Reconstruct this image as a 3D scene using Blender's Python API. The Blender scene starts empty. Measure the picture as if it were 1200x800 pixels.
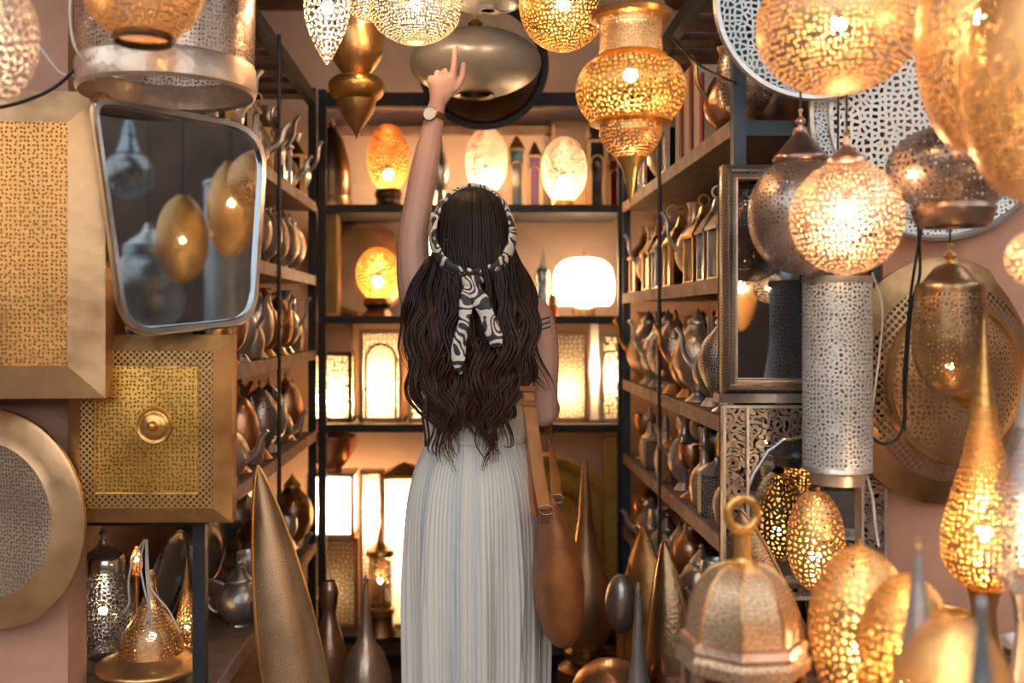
import bpy, bmesh, math, random
from mathutils import Vector, Matrix
random.seed(7)
PI = math.pi
SC = bpy.context.scene
COL = SC.collection
# ------------------------------------------------------------------ camera, world, light, exposure
F, CX, CY, CZ = 1167.0, 550.0, 375.0, 1.33          # focal length in px (1200x800), vanishing point, eye height
cam_d = bpy.data.cameras.new('camera'); cam = bpy.data.objects.new('camera', cam_d); COL.objects.link(cam)
cam_d.sensor_width = 36.0; cam_d.lens = 36.0*F/1200.0
cam_d.shift_x = (600-CX)/1200.0; cam_d.shift_y = (CY-400)/1200.0
cam.location = (0, 0, CZ); cam.rotation_euler = (PI/2, 0, 0)
cam_d.dof.use_dof = True; cam_d.dof.focus_distance = 2.3; cam_d.dof.aperture_fstop = 2.0
cam_d.clip_start = 0.05
SC.camera = cam
W = bpy.data.worlds.new('world'); SC.world = W; W.use_nodes = True
bg = W.node_tree.nodes['Background']; bg.inputs[0].default_value = (0.95, 0.98, 1.0, 1); bg.inputs[1].default_value = 1.5
SC.view_settings.view_transform = 'Standard'; SC.view_settings.look = 'None'
SC.view_settings.gamma = 1.0; SC.view_settings.use_curve_mapping = False
SC.view_settings.exposure = 0.8
try:
    SC.cycles.use_denoising = True
    SC.cycles.transparent_max_bounces = 16
    SC.cycles.max_bounces = 7; SC.cycles.diffuse_bounces = 4; SC.cycles.glossy_bounces = 4
    SC.cycles.sample_clamp_indirect = 6.0
    SC.cycles.caustics_reflective = False; SC.cycles.caustics_refractive = False
except Exception: pass

def P(px, py, d):
    """point of the place that stands d metres into the shop on the sight line of a picture point"""
    return Vector(((px-CX)*d/F, d, CZ-(py-CY)*d/F))
def pz(py, d): return CZ-(py-CY)*d/F
def px_(px, d): return (px-CX)*d/F

# ------------------------------------------------------------------ materials
M = {}
def nt(name):
    m = bpy.data.materials.new(name); m.use_nodes = True
    M[name] = m
    n = m.node_tree
    for x in list(n.nodes): n.nodes.remove(x)
    out = n.nodes.new('ShaderNodeOutputMaterial')
    return m, n, out
def N(n, t, **kw):
    x = n.nodes.new(t)
    for k, v in kw.items():
        if k in x.inputs: x.inputs[k].default_value = v
        else: setattr(x, k, v)
    return x
def math_n(n, op, a, b=None):
    x = n.nodes.new('ShaderNodeMath'); x.operation = op
    for i, v in enumerate((a, b)):
        if v is None: continue
        if isinstance(v, (int, float)): x.inputs[i].default_value = v
        else: n.links.new(v, x.inputs[i])
    return x.outputs[0]
def metal_bsdf(n, col, rough, metallic, bump=0.15, bscale=90.0, var=0.35, dark=None):
    tc = N(n, 'ShaderNodeTexCoord')
    nz = N(n, 'ShaderNodeTexNoise'); nz.inputs['Scale'].default_value = 9.0; nz.inputs['Detail'].default_value = 5.0
    n.links.new(tc.outputs['Object'], nz.inputs['Vector'])
    ramp = N(n, 'ShaderNodeValToRGB')
    ramp.color_ramp.elements[0].position = 0.32; ramp.color_ramp.elements[1].position = 0.68
    dk = dark or tuple(c*(1-var) for c in col)
    ramp.color_ramp.elements[0].color = (*dk, 1); ramp.color_ramp.elements[1].color = (*col, 1)
    n.links.new(nz.outputs['Fac'], ramp.inputs['Fac'])
    b = N(n, 'ShaderNodeBsdfPrincipled'); b.inputs['Metallic'].default_value = metallic
    n.links.new(ramp.outputs['Color'], b.inputs['Base Color'])
    r = math_n(n, 'MULTIPLY_ADD', nz.outputs['Fac'], 0.35)
    r.node.inputs[2].default_value = rough-0.17
    n.links.new(r, b.inputs['Roughness'])
    if bump:
        vz = N(n, 'ShaderNodeTexVoronoi'); vz.inputs['Scale'].default_value = bscale
        n.links.new(tc.outputs['Object'], vz.inputs['Vector'])
        bp = N(n, 'ShaderNodeBump'); bp.inputs['Strength'].default_value = bump; bp.inputs['Distance'].default_value = 0.004
        n.links.new(vz.outputs['Distance'], bp.inputs['Height'])
        n.links.new(bp.outputs['Normal'], b.inputs['Normal'])
    return b
def metal(name, col, rough=0.32, metallic=0.92, bump=0.12, bscale=90.0, var=0.35, dark=None):
    m, n, out = nt(name)
    b = metal_bsdf(n, col, rough, metallic, bump, bscale, var, dark)
    n.links.new(b.outputs[0], out.inputs[0]); return m
def hole_mask(n, pat, scale, thr):
    uv = N(n, 'ShaderNodeTexCoord').outputs['UV']
    if pat in ('dots', 'net', 'star'):
        v = N(n, 'ShaderNodeTexVoronoi'); v.voronoi_dimensions = '2D'
        v.feature = 'F1' if pat == 'dots' else 'DISTANCE_TO_EDGE'
        v.inputs['Scale'].default_value = scale
        v.inputs['Randomness'].default_value = {'dots': 0.5, 'net': 0.8, 'star': 1.0}[pat]
        n.links.new(uv, v.inputs['Vector'])
        return math_n(n, 'LESS_THAN' if pat == 'dots' else 'GREATER_THAN', v.outputs['Distance'], thr)
    if pat == 'lattice':
        s = N(n, 'ShaderNodeSeparateXYZ'); n.links.new(uv, s.inputs[0])
        a = math_n(n, 'ADD', s.outputs[0], s.outputs[1]); b = math_n(n, 'SUBTRACT', s.outputs[0], s.outputs[1])
        a = math_n(n, 'ABSOLUTE', math_n(n, 'SINE', math_n(n, 'MULTIPLY', a, PI*scale)))
        b = math_n(n, 'ABSOLUTE', math_n(n, 'SINE', math_n(n, 'MULTIPLY', b, PI*scale)))
        return math_n(n, 'GREATER_THAN', math_n(n, 'MULTIPLY', a, b), thr)
    if pat == 'scroll':
        nz = N(n, 'ShaderNodeTexNoise'); nz.noise_dimensions = '2D'
        nz.inputs['Scale'].default_value = scale; nz.inputs['Detail'].default_value = 0.5
        n.links.new(uv, nz.inputs['Vector'])
        return math_n(n, 'GREATER_THAN', math_n(n, 'SINE', math_n(n, 'MULTIPLY', nz.outputs['Fac'], 34.0)), thr)
def pierced(name, col, pat='dots', scale=110.0, thr=0.3, rough=0.36, metallic=0.82, var=0.35, dark=None):
    """sheet metal with cut-out holes"""
    m, n, out = nt(name)
    b = metal_bsdf(n, col, rough, metallic, 0.1, 60.0, var, dark)
    h = hole_mask(n, pat, scale, thr)
    t = N(n, 'ShaderNodeBsdfTransparent'); mx = N(n, 'ShaderNodeMixShader')
    n.links.new(h, mx.inputs[0]); n.links.new(b.outputs[0], mx.inputs[1]); n.links.new(t.outputs[0], mx.inputs[2])
    n.links.new(mx.outputs[0], out.inputs[0]); return m
def etched(name, col, fill, pat='scroll', scale=40.0, thr=0.0, rough=0.35, metallic=0.85):
    """chased metal: raised pattern over a dark oxidised ground"""
    m, n, out = nt(name)
    b = metal_bsdf(n, col, rough, metallic, 0, 60.0)
    h = hole_mask(n, pat, scale, thr)
    c = [l.from_socket for l in n.links if l.to_socket == b.inputs['Base Color']][0]
    mx = N(n, 'ShaderNodeMix'); mx.data_type = 'RGBA'
    n.links.new(h, mx.inputs['Factor']); n.links.new(c, mx.inputs['A']); mx.inputs['B'].default_value = (*fill, 1)
    n.links.new(mx.outputs['Result'], b.inputs['Base Color'])
    bp = N(n, 'ShaderNodeBump'); bp.inputs['Strength'].default_value = 0.7; bp.inputs['Distance'].default_value = 0.003; bp.invert = True
    n.links.new(h, bp.inputs['Height']); n.links.new(bp.outputs['Normal'], b.inputs['Normal'])
    n.links.new(b.outputs[0], out.inputs[0]); return m
def plain(name, col, rough=0.6, spec=0.4, var=0.15, nscale=14.0, bump=0.1, metallic=0.0):
    m, n, out = nt(name)
    tc = N(n, 'ShaderNodeTexCoord')
    nz = N(n, 'ShaderNodeTexNoise'); nz.inputs['Scale'].default_value = nscale; nz.inputs['Detail'].default_value = 6.0
    n.links.new(tc.outputs['Object'], nz.inputs['Vector'])
    ramp = N(n, 'ShaderNodeValToRGB'); ramp.color_ramp.elements[0].position = 0.3; ramp.color_ramp.elements[1].position = 0.7
    ramp.color_ramp.elements[0].color = (*[c*(1-var) for c in col], 1); ramp.color_ramp.elements[1].color = (*[min(1, c*(1+var)) for c in col], 1)
    n.links.new(nz.outputs['Fac'], ramp.inputs['Fac'])
    b = N(n, 'ShaderNodeBsdfPrincipled'); b.inputs['Roughness'].default_value = rough; b.inputs['Metallic'].default_value = metallic
    b.inputs['Specular IOR Level'].default_value = spec
    n.links.new(ramp.outputs['Color'], b.inputs['Base Color'])
    if bump:
        bp = N(n, 'ShaderNodeBump'); bp.inputs['Strength'].default_value = bump; bp.inputs['Distance'].default_value = 0.01
        n.links.new(nz.outputs['Fac'], bp.inputs['Height']); n.links.new(bp.outputs['Normal'], b.inputs['Normal'])
    n.links.new(b.outputs[0], out.inputs[0]); return m
def emit(name, col, st):
    m, n, out = nt(name); e = N(n, 'ShaderNodeEmission'); e.inputs[0].default_value = (*col, 1); e.inputs[1].default_value = st
    n.links.new(e.outputs[0], out.inputs[0]); return m
def shade(name, col, pat=None, scale=100.0, thr=0.3, mcol=(0.5, 0.3, 0.13)):
    """translucent parchment / frosted glass, optionally behind a metal net"""
    m, n, out = nt(name)
    t = N(n, 'ShaderNodeBsdfTranslucent'); t.inputs[0].default_value = (*col, 1)
    d = N(n, 'ShaderNodeBsdfDiffuse'); d.inputs[0].default_value = (*[c*0.75 for c in col], 1)
    mx = N(n, 'ShaderNodeMixShader'); mx.inputs[0].default_value = 0.35
    n.links.new(t.outputs[0], mx.inputs[1]); n.links.new(d.outputs[0], mx.inputs[2]); s = mx.outputs[0]
    if pat:
        b = metal_bsdf(n, mcol, 0.4, 0.8, 0.1)
        h = hole_mask(n, pat, scale, thr); m2 = N(n, 'ShaderNodeMixShader')
        n.links.new(h, m2.inputs[0]); n.links.new(b.outputs[0], m2.inputs[1]); n.links.new(s, m2.inputs[2]); s = m2.outputs[0]
    n.links.new(s, out.inputs[0]); return m

GOLD, BRASS, ROSE, COPPER = (0.90, 0.52, 0.16), (0.84, 0.50, 0.21), (0.92, 0.62, 0.45), (0.74, 0.40, 0.22)
SILVER, BRONZE, STEEL = (0.72, 0.72, 0.70), (0.40, 0.25, 0.13), (0.46, 0.47, 0.48)
metal('gold', GOLD); metal('brass', BRASS); metal('rose', ROSE); metal('copper', COPPER)
metal('silver', (0.80, 0.76, 0.72), 0.32, 0.8, var=0.4); metal('bronze', BRONZE, 0.3); metal('pewter', (0.52, 0.50, 0.49), 0.3, 0.82, var=0.45)
metal('dark_bronze', (0.20, 0.13, 0.08), 0.34); metal('old_brass', (0.74, 0.41, 0.15), 0.42, 0.85, 0.2, 40.0, 0.5)
metal('patina_brass', (0.86, 0.54, 0.28), 0.36, 0.88, 0.1, 30.0, 0.4, dark=(0.56, 0.33, 0.17))
metal('chrome', (0.82, 0.84, 0.86), 0.17, 1.0, 0, var=0.2)
metal('saucer_silver', (0.86, 0.84, 0.82), 0.34, 0.45, 0.05, var=0.25); metal('satin_gold', (0.92, 0.55, 0.12), 0.4, 0.55, 0.05, var=0.3); metal('aged_copper', (0.42, 0.29, 0.23), 0.3, var=0.5)
metal('warm_silver', (0.88, 0.70, 0.56), 0.33, 0.78, var=0.4)
metal('blue_silver', (0.55, 0.63, 0.68), 0.3, 0.85, var=0.45); metal('dish_bronze', (0.56, 0.33, 0.15), 0.34, 0.88, 0.15, 40.0, 0.5)
pierced('gold_dots', (0.93, 0.60, 0.30), 'dots', 112, 0.30, 0.42, 0.75)
pierced('gold_egg_dots', GOLD, 'dots', 105, 0.31, 0.42)
pierced('gold_fine', (0.92, 0.56, 0.23), 'dots', 150, 0.27, 0.4, 0.78)
pierced('gold_net', GOLD, 'net', 95, 0.2, 0.4)
pierced('gold_comb', (0.92, 0.58, 0.24), 'net', 84, 0.24, 0.42)
pierced('rose_net', ROSE, 'net', 95, 0.17, 0.4)
pierced('copper_net', (0.62, 0.46, 0.36), 'net', 120, 0.28, 0.33, dark=(0.40, 0.34, 0.32))
pierced('copper_leaf', (0.60, 0.40, 0.28), 'net', 90, 0.25, 0.33, dark=(0.30, 0.25, 0.24))
pierced('bronze_net', (0.60, 0.36, 0.15), 'net', 125, 0.3, 0.35, dark=(0.25, 0.16, 0.09))
pierced('bronze_leaf', (0.70, 0.44, 0.20), 'net', 95, 0.23, 0.35)
pierced('silver_leaf', (0.66, 0.72, 0.72), 'net', 85, 0.2, 0.4, 0.7, 0.2)
pierced('white_leaf', (0.86, 0.86, 0.84), 'net', 76, 0.25, 0.5, 0.2, 0.06)
pierced('white_scroll', (0.82, 0.83, 0.82), 'net', 120, 0.27, 0.4, 0.45, 0.25)
pierced('silver_net', (0.60, 0.62, 0.64), 'net', 110, 0.11, 0.3)
pierced('blue_net', (0.42, 0.47, 0.52), 'net', 95, 0.12, 0.28)
pierced('panel_dots', (0.95, 0.46, 0.14), 'dots', 118, 0.25, 0.42, 0.8, 0.3)
pierced('panel_gold', (0.92, 0.50, 0.11), 'dots', 120, 0.25, 0.38, 0.85, 0.3)
pierced('panel_lattice', (0.80, 0.46, 0.17), 'lattice', 80, 0.5, 0.4, 0.85, 0.3)
pierced('dish_dots', (0.80, 0.66, 0.48), 'dots', 130, 0.28, 0.4, 0.8)
pierced('dish_lattice', (0.56, 0.36, 0.18), 'lattice', 62, 0.4, 0.4)
pierced('drum_dots', (0.78, 0.62, 0.50), 'dots', 125, 0.29, 0.28, 0.9, 0.5)
pierced('pink_dots', (0.92, 0.68, 0.52), 'dots', 125, 0.33, 0.45, 0.6)
pierced('egg_gold', (0.90, 0.44, 0.09), 'net', 80, 0.2, 0.45, 0.6); pierced('egg_pink', (0.95, 0.74, 0.62), 'net', 90, 0.2, 0.5, 0.3)
pierced('pink_net', (0.90, 0.74, 0.66), 'net', 72, 0.14, 0.45, 0.6)
pierced('frame_scroll', (0.50, 0.43, 0.38), 'scroll', 42, 0.45, 0.3, 0.9, 0.3)
pierced('silver_dots', (0.70, 0.70, 0.70), 'dots', 120, 0.33, 0.3)
etched('brass_chased', (0.80, 0.60, 0.36), (0.16, 0.10, 0.06), 'net', 140, 0.16)
etched('bronze_chased', (0.72, 0.45, 0.25), (0.36, 0.22, 0.12), 'dots', 260, 0.34, 0.4, 0.85)
etched('lantern_chased', (0.92, 0.66, 0.42), (0.30, 0.16, 0.08), 'dots', 150, 0.3, 0.42, 0.7)
etched('silver_chased', (0.70, 0.68, 0.66), (0.12, 0.11, 0.11), 'net', 150, 0.2)
etched('frame_chased', (0.62, 0.50, 0.38), (0.16, 0.12, 0.10), 'net', 170, 0.2)
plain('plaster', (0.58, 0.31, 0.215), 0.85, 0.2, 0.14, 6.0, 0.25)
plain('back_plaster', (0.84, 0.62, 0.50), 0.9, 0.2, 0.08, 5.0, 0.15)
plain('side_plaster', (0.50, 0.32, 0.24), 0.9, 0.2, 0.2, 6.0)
plain('street_wall', (0.13, 0.075, 0.055), 0.9, 0.2, 0.25, 3.0)
plain('timber', (0.10, 0.06, 0.04), 0.7, 0.3, 0.4, 12.0)
plain('door_wood', (0.20, 0.075, 0.035), 0.6, 0.3, 0.35, 9.0)
plain('shelf_wood', (0.17, 0.11, 0.09), 0.55, 0.4, 0.3, 16.0)
plain('edge_wood', (0.34, 0.22, 0.17), 0.6, 0.4, 0.3, 18.0)
plain('black_steel', (0.018, 0.022, 0.028), 0.5, 0.5, 0.3, 20.0)
plain('blue_steel', (0.045, 0.075, 0.11), 0.5, 0.5, 0.3, 20.0)
plain('stone_floor', (0.22, 0.17, 0.14), 0.8, 0.3, 0.25, 5.0)
plain('table_cloth', (0.16, 0.09, 0.06), 0.85, 0.2, 0.3, 8.0)
plain('white_wire', (0.72, 0.66, 0.60), 0.5); plain('black_wire', (0.012, 0.012, 0.014), 0.45)
plain('dark_inside', (0.03, 0.024, 0.02), 0.8)
plain('box_card', (0.62, 0.52, 0.42), 0.7); plain('box_red', (0.30, 0.04, 0.03), 0.6)
plain('ochre', (0.52, 0.30, 0.06), 0.55)
plain('red_glass', (0.14, 0.008, 0.01), 0.12, 0.6, 0.3, bump=0); plain('teal_glass', (0.02, 0.10, 0.12), 0.1, 0.6, bump=0)
plain('purple_glass', (0.12, 0.015, 0.07), 0.12, 0.6, bump=0); plain('amber_glass', (0.5, 0.12, 0.01), 0.15, 0.6, bump=0)
plain('dark_glass', (0.012, 0.012, 0.016), 0.08, 0.7, bump=0)
m, n, out = nt('mirror_glass'); g = N(n, 'ShaderNodeBsdfPrincipled'); g.inputs['Metallic'].default_value = 1.0
g.inputs['Roughness'].default_value = 0.03; g.inputs['Base Color'].default_value = (0.30, 0.35, 0.38, 1); n.links.new(g.outputs[0], out.inputs[0])
WARM = (1.0, 0.66, 0.33)
emit('bulb_low', WARM, 40); emit('bulb', WARM, 110); emit('bulb_high', (1.0, 0.66, 0.34), 260); emit('bulb_bright', (1.0, 0.74, 0.46), 800)
shade('parchment', (0.95, 0.80, 0.58)); shade('white_shade', (0.98, 0.86, 0.70))
shade('parchment_net', (0.95, 0.80, 0.58), 'net', 60, 0.1); shade('parchment_dots', (0.95, 0.82, 0.6), 'dots', 70, 0.42)
shade('amber_shade', (0.92, 0.46, 0.10), 'net', 75, 0.14, GOLD); shade('pink_shade', (0.95, 0.72, 0.60), 'net', 80, 0.14, ROSE)

# ------------------------------------------------------------------ mesh helpers
class MB:
    def __init__(s): s.v = []; s.f = []; s.uv = []       # uv: per face list of (u, v)
    def face(s, idx, uv=None):
        s.f.append(tuple(idx)); s.uv.append(uv or [(0, 0)]*len(idx))
    def box(s, x0, x1, y0, y1, z0, z1):
        i = len(s.v)
        s.v += [(x, y, z) for z in (z0, z1) for y in (y0, y1) for x in (x0, x1)]
        for q, ax in (((0,1,5,4), (0,2)), ((1,3,7,5), (1,2)), ((3,2,6,7), (0,2)), ((2,0,4,6), (1,2)), ((4,5,7,6), (0,1)), ((2,3,1,0), (0,1))):
            s.face([i+k for k in q], [(s.v[i+k][ax[0]], s.v[i+k][ax[1]]) for k in q])
        return s
    def quad(s, a, b, c, d):
        i = len(s.v); s.v += [tuple(p) for p in (a, b, c, d)]
        w = (Vector(b)-Vector(a)).length; h = (Vector(d)-Vector(a)).length
        s.face([i, i+1, i+2, i+3], [(0, 0), (w, 0), (w, h), (0, h)]); return s
    def lathe(s, prof, seg=32, phase=0.0, cx=0.0, cy=0.0):
        rm = max(r for r, z in prof); base = len(s.v); rows = []; arc = 0; arcs = []
        for j, (r, z) in enumerate(prof):
            if j: arc += math.hypot(r-prof[j-1][0], z-prof[j-1][1])
            arcs.append(arc)
            if r < 1e-4:
                rows.append([len(s.v)]*seg); s.v.append((cx, cy, z))
            else:
                rows.append([len(s.v)+k for k in range(seg)])
                for k in range(seg):
                    a = phase+2*PI*k/seg; s.v.append((cx+r*math.cos(a), cy+r*math.sin(a), z))
        for j in range(len(prof)-1):
            for k in range(seg):
                k2 = (k+1) % seg
                u0, u1 = 2*PI*k/seg*rm, 2*PI*(k+1)/seg*rm
                q = [rows[j][k], rows[j][k2], rows[j+1][k2], rows[j+1][k]]; t = [(u0, arcs[j]), (u1, arcs[j]), (u1, arcs[j+1]), (u0, arcs[j+1])]
                o, ot = [], []
                for a, b in zip(q, t):
                    if a not in o: o.append(a); ot.append(b)
                if len(o) > 2: s.face(o, ot)
        return s
    def loft(s, rings, cap=True, closed=True):
        n = len(rings[0]); i0 = len(s.v); vv = 0; vs = []
        for j, r in enumerate(rings):
            if j: vv += (Vector(r[0])-Vector(rings[j-1][0])).length
            vs.append(vv); s.v += [tuple(p) for p in r]
        us = [0]
        mid = rings[len(rings)//2]
        for k in range(n): us.append(us[-1]+(Vector(mid[(k+1) % n])-Vector(mid[k])).length)
        for j in range(len(rings)-1):
            for k in range(n if closed else n-1):
                k2 = (k+1) % n
                s.face([i0+j*n+k, i0+j*n+k2, i0+(j+1)*n+k2, i0+(j+1)*n+k], [(us[k], vs[j]), (us[k+1], vs[j]), (us[k+1], vs[j+1]), (us[k], vs[j+1])])
        if cap and closed:
            s.face([i0+k for k in range(n)][::-1]); s.face([i0+(len(rings)-1)*n+k for k in range(n)])
        return s
    def tube(s, pts, r, n=8, flat=None, up=None, cap=True):
        """r: number or list; flat: second radius (number or list) along the up direction"""
        pts = [Vector(p) for p in pts]; L = len(pts)
        rr = r if isinstance(r, (list, tuple)) else [r]*L
        ff = rr if flat is None else (flat if isinstance(flat, (list, tuple)) else [flat]*L)
        rings = []; u = None
        for j, p in enumerate(pts):
            t = (pts[min(j+1, L-1)]-pts[max(j-1, 0)])
            t = t.normalized() if t.length > 1e-9 else Vector((0, 0, 1))
            if up is not None: u = Vector(up[j]) if isinstance(up[0], (tuple, list, Vector)) else Vector(up)
            elif u is None: u = Vector((0, 0, 1)) if abs(t.z) < 0.9 else Vector((0, 1, 0))
            w = t.cross(u)
            if w.length < 1e-6: w = t.cross(Vector((1, 0.1, 0)))
            w.normalize(); u = w.cross(t).normalized()
            rings.append([p+w*math.cos(2*PI*k/n)*rr[j]+u*math.sin(2*PI*k/n)*ff[j] for k in range(n)])
        return s.loft(rings, cap)
    def ball(s, c, r, n=12, m=8, rx=None, ry=None):
        prof = [(r*math.sin(PI*j/m), r*-math.cos(PI*j/m)) for j in range(m+1)]
        i = len(s.v); s.lathe([(max(a, 0), b) for a, b in prof], n)
        kx, ky = (rx or r)/r, (ry or r)/r
        for k in range(i, len(s.v)): x, y, z = s.v[k]; s.v[k] = (x*kx+c[0], y*ky+c[1], z+c[2])
        return s
    def xf(s, mat, start=0):
        for k in range(start, len(s.v)): s.v[k] = tuple(mat @ Vector(s.v[k]))
        return s
    def mesh(s, name, smooth=True):
        me = bpy.data.meshes.new(name); me.from_pydata([tuple(v) for v in s.v], [], s.f)
        ul = me.uv_layers.new(name='UVMap')
        flat = [c for f in s.uv for p in f for c in p]
        if len(flat) == 2*len(me.loops): ul.data.foreach_set('uv', flat)
        if smooth is True: me.polygons.foreach_set('use_smooth', [True]*len(me.polygons))
        me.update()
        if smooth == 'auto':
            me.polygons.foreach_set('use_smooth', [True]*len(me.polygons))
            try: me.set_sharp_from_angle(angle=math.radians(35))
            except Exception: pass
        return me
def obj(name, mb, mat, parent=None, smooth='auto', label=None):
    me = mb.mesh(name, smooth) if isinstance(mb, MB) else mb
    if mat: me.materials.append(M[mat])
    o = bpy.data.objects.new(name, me); COL.objects.link(o)
    if parent: o.parent = parent
    if label: o['label'] = label
    return o
def tag(o, label, cat, group=None):
    o['label'] = label; o['category'] = cat
    if group: o['group'] = group
    return o
def thing(name, label, cat, loc=(0, 0, 0), rot=(0, 0, 0), group=None):
    o = bpy.data.objects.new(name, None); COL.objects.link(o); o.empty_display_size = 0.05
    o.location = loc; o.rotation_euler = rot
    return tag(o, label, cat, group)
def struct(name, mb, mat, smooth='auto'):
    o = obj(name, mb, mat, None, smooth); o['kind'] = 'structure'; return o
def copy_tree(o, loc=None, rz=None, sc=None, label=None, group=None):
    def cp(a, parent):
        c = a.copy(); COL.objects.link(c)
        if parent: c.parent = parent
        for ch in a.children: cp(ch, c)
        return c
    c = cp(o, None)
    if loc is not None: c.location = loc
    if rz is not None: c.rotation_euler = (c.rotation_euler[0], c.rotation_euler[1], rz)
    if sc is not None: c.scale = (sc, sc, sc)
    if label: c['label'] = label
    if group: c['group'] = group
    return c
def crom(pts, k=5):
    out = []; n_ = len(pts)
    for i in range(n_-1):
        p0, p1, p2, p3 = (Vector(pts[max(i-1, 0)]), Vector(pts[i]), Vector(pts[i+1]), Vector(pts[min(i+2, n_-1)]))
        for j in range(k):
            t = j/k
            out.append(0.5*((2*p1)+(-p0+p2)*t+(2*p0-5*p1+4*p2-p3)*t*t+(-p0+3*p1-3*p2+p3)*t**3))
    out.append(Vector(pts[-1])); return out
def sm(prof, k=4): return [(max(p[0], 0.0), p[1]) for p in crom([(a, b, 0) for a, b in prof], k)]
def ell(top, bot, hw, t0=0.0, t1=1.0, k=14, sharp=1.0, fat=0.0):
    """egg/globe outline between picture heights top and bot; t0/t1 cut the poles; fat shifts the belly down (+) or up (-)"""
    out = []
    for j in range(k+1):
        t = t0+(t1-t0)*j/k; a = PI*t
        y = (1-math.cos(a))/2; y2 = y+fat*math.sin(a)*0.5
        out.append((hw*math.sin(a)**sharp, top+(bot-top)*y2))
    return out
CEIL = 2.56
CANOPY = 2.72
def lamp(name, cat, label, cx, d, parts, bulb=None, hang=False, group=None, seg=36, dy=0.0, wire='black_wire', bulb_cap=True):
    """parts: (part name, [(half width px, y px)...], material[, parent part]); everything is turned about the lamp's own upright axis"""
    k = d/F
    ybot = max(y for p in parts for _, y in p[1]); ytop = min(y for p in parts for _, y in p[1])
    base = P(cx, ybot, d)
    t = thing(name, label, cat, base, group=group)
    made = {}
    for p in parts:
        prof = [(hw*k, (ybot-y)*k) for hw, y in p[1]]
        par = made.get(p[3]) if len(p) > 3 else None
        made[p[0]] = obj(p[0], MB().lathe(prof, seg), p[2], par or t)
    if bulb:
        by, br, mat = bulb
        b = obj('bulb', MB().ball((0, 0, (ybot-by)*k), br*k, 14, 10), mat, t, True)
        obj('socket', MB().lathe([(0, br*k*1.9), (br*k*0.5, br*k*1.9), (br*k*0.5, br*k*0.9), (0, br*k*0.9)], 10).xf(Matrix.Translation((0, 0, (ybot-by)*k))), 'dark_bronze', t)
    if hang:
        zt = (CANOPY if d < 2.06 else CEIL)-base.z+0.004; z0 = (ybot-ytop)*k-0.01
        ctr = [(0, 0, z0), (0.004, 0, z0+(zt-z0)*0.5), (0, 0, zt)]
        obj('cord', MB().tube(ctr, 0.0022, 6), wire, t)
    return t

# ------------------------------------------------------------------ the setting
struct('floor', MB().box(-4.1, 4.1, -2.8, 4.1, -0.06, 0), 'stone_floor')
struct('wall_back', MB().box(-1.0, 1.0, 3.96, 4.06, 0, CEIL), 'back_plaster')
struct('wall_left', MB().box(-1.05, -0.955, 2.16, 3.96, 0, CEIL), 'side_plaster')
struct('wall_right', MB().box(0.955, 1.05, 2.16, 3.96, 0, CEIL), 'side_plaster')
struct('wall_front_left', MB().box(-4.1, -0.83, 2.06, 2.16, 0, 3.2), 'plaster')
struct('wall_front_right', MB().box(0.856, 4.1, 2.06, 2.16, 0, 3.2), 'plaster')
struct('wall_front_top', MB().box(-0.83, 0.856, 2.06, 2.16, CEIL, 3.0), 'plaster')
struct('ceiling', MB().box(-1.05, 1.05, 2.16, 4.06, CEIL, CEIL+0.06), 'timber')
struct('ceiling_canopy', MB().box(-1.7, 1.7, 0.8, 2.06, CANOPY, CANOPY+0.03), 'timber')
struct('wall_street', MB().box(-4.1, 4.1, -2.8, -2.7, 0, 1.9), 'street_wall')
struct('wall_alley_left', MB().box(-4.1, -4.0, -2.7, 2.06, 0, 3.2), 'street_wall')
struct('wall_alley_right', MB().box(4.0, 4.1, -2.7, 2.06, 0, 3.2), 'street_wall')
for k in range(5):                                    # open roof beams over the alley
    struct('trim_%d' % (k+1), MB().box(-2.3+k*1.15-0.04, -2.3+k*1.15+0.04, -2.7, 0.8, CANOPY, CANOPY+0.1), 'timber')

# ------------------------------------------------------------------ racks
def rack(side, zs, label):
    t = thing('steel_rack', label, 'rack', (side*0.73, 2.83, 0))
    X = lambda x: side*x-side*0.73 if side > 0 else -x+0.73
    def bx(x0, x1, y0, y1, z0, z1):
        a, b = sorted((side*x0-side*0.73, side*x1-side*0.73)); return MB().box(a, b, y0-2.83, y1-2.83, z0, z1)
    for x, y in ((0.55, 2.085), (0.84, 2.085), (0.55, 3.57), (0.925, 3.57), (0.925, 2.2)):
        obj('post', bx(x-0.0, x+0.026, y-0.013, y+0.013, 0, 2.16), 'blue_steel' if side > 0 else 'black_steel', t)
    obj('rod', MB().tube([(side*0.546-side*0.73, 0.03, 0.0), (side*0.546-side*0.73, 0.03, 2.15)], 0.0055, 8), 'black_steel', t)
    for z in zs[:-1]:
        s = obj('shelf_board', bx(0.556, 0.94, 2.10, 3.575, z-0.024, z), 'shelf_wood', t)
        obj('edge_strip', bx(0.549, 0.556, 2.10, 3.575, z-0.03, z+0.004), 'edge_wood', s)
        obj('end_strip', bx(0.556, 0.94, 2.085, 2.10, z-0.03, z+0.002), 'blue_steel' if side > 0 else 'black_steel', s)
    z = zs[-1]
    obj('top_rail', bx(0.549, 0.58, 2.09, 3.57, z-0.02, z+0.02), 'black_steel', t)
    obj('top_rail', bx(0.915, 0.94, 2.09, 3.57, z-0.02, z+0.02), 'black_steel', t)
    for k in range(9): obj('slat', bx(0.58, 0.915, 2.12+k*0.165, 2.21+k*0.165, z-0.008, z+0.012), 'shelf_wood', t)
    return t
ZL = [0.2, 0.53, 0.93, 1.22, 1.484, 1.746, 2.12]
ZR = [0.33, 0.59, 0.85, 1.114, 1.42, 1.746, 2.12]
rack(-1, ZL, 'tall dark rack of metalware behind the rounded mirror')
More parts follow.
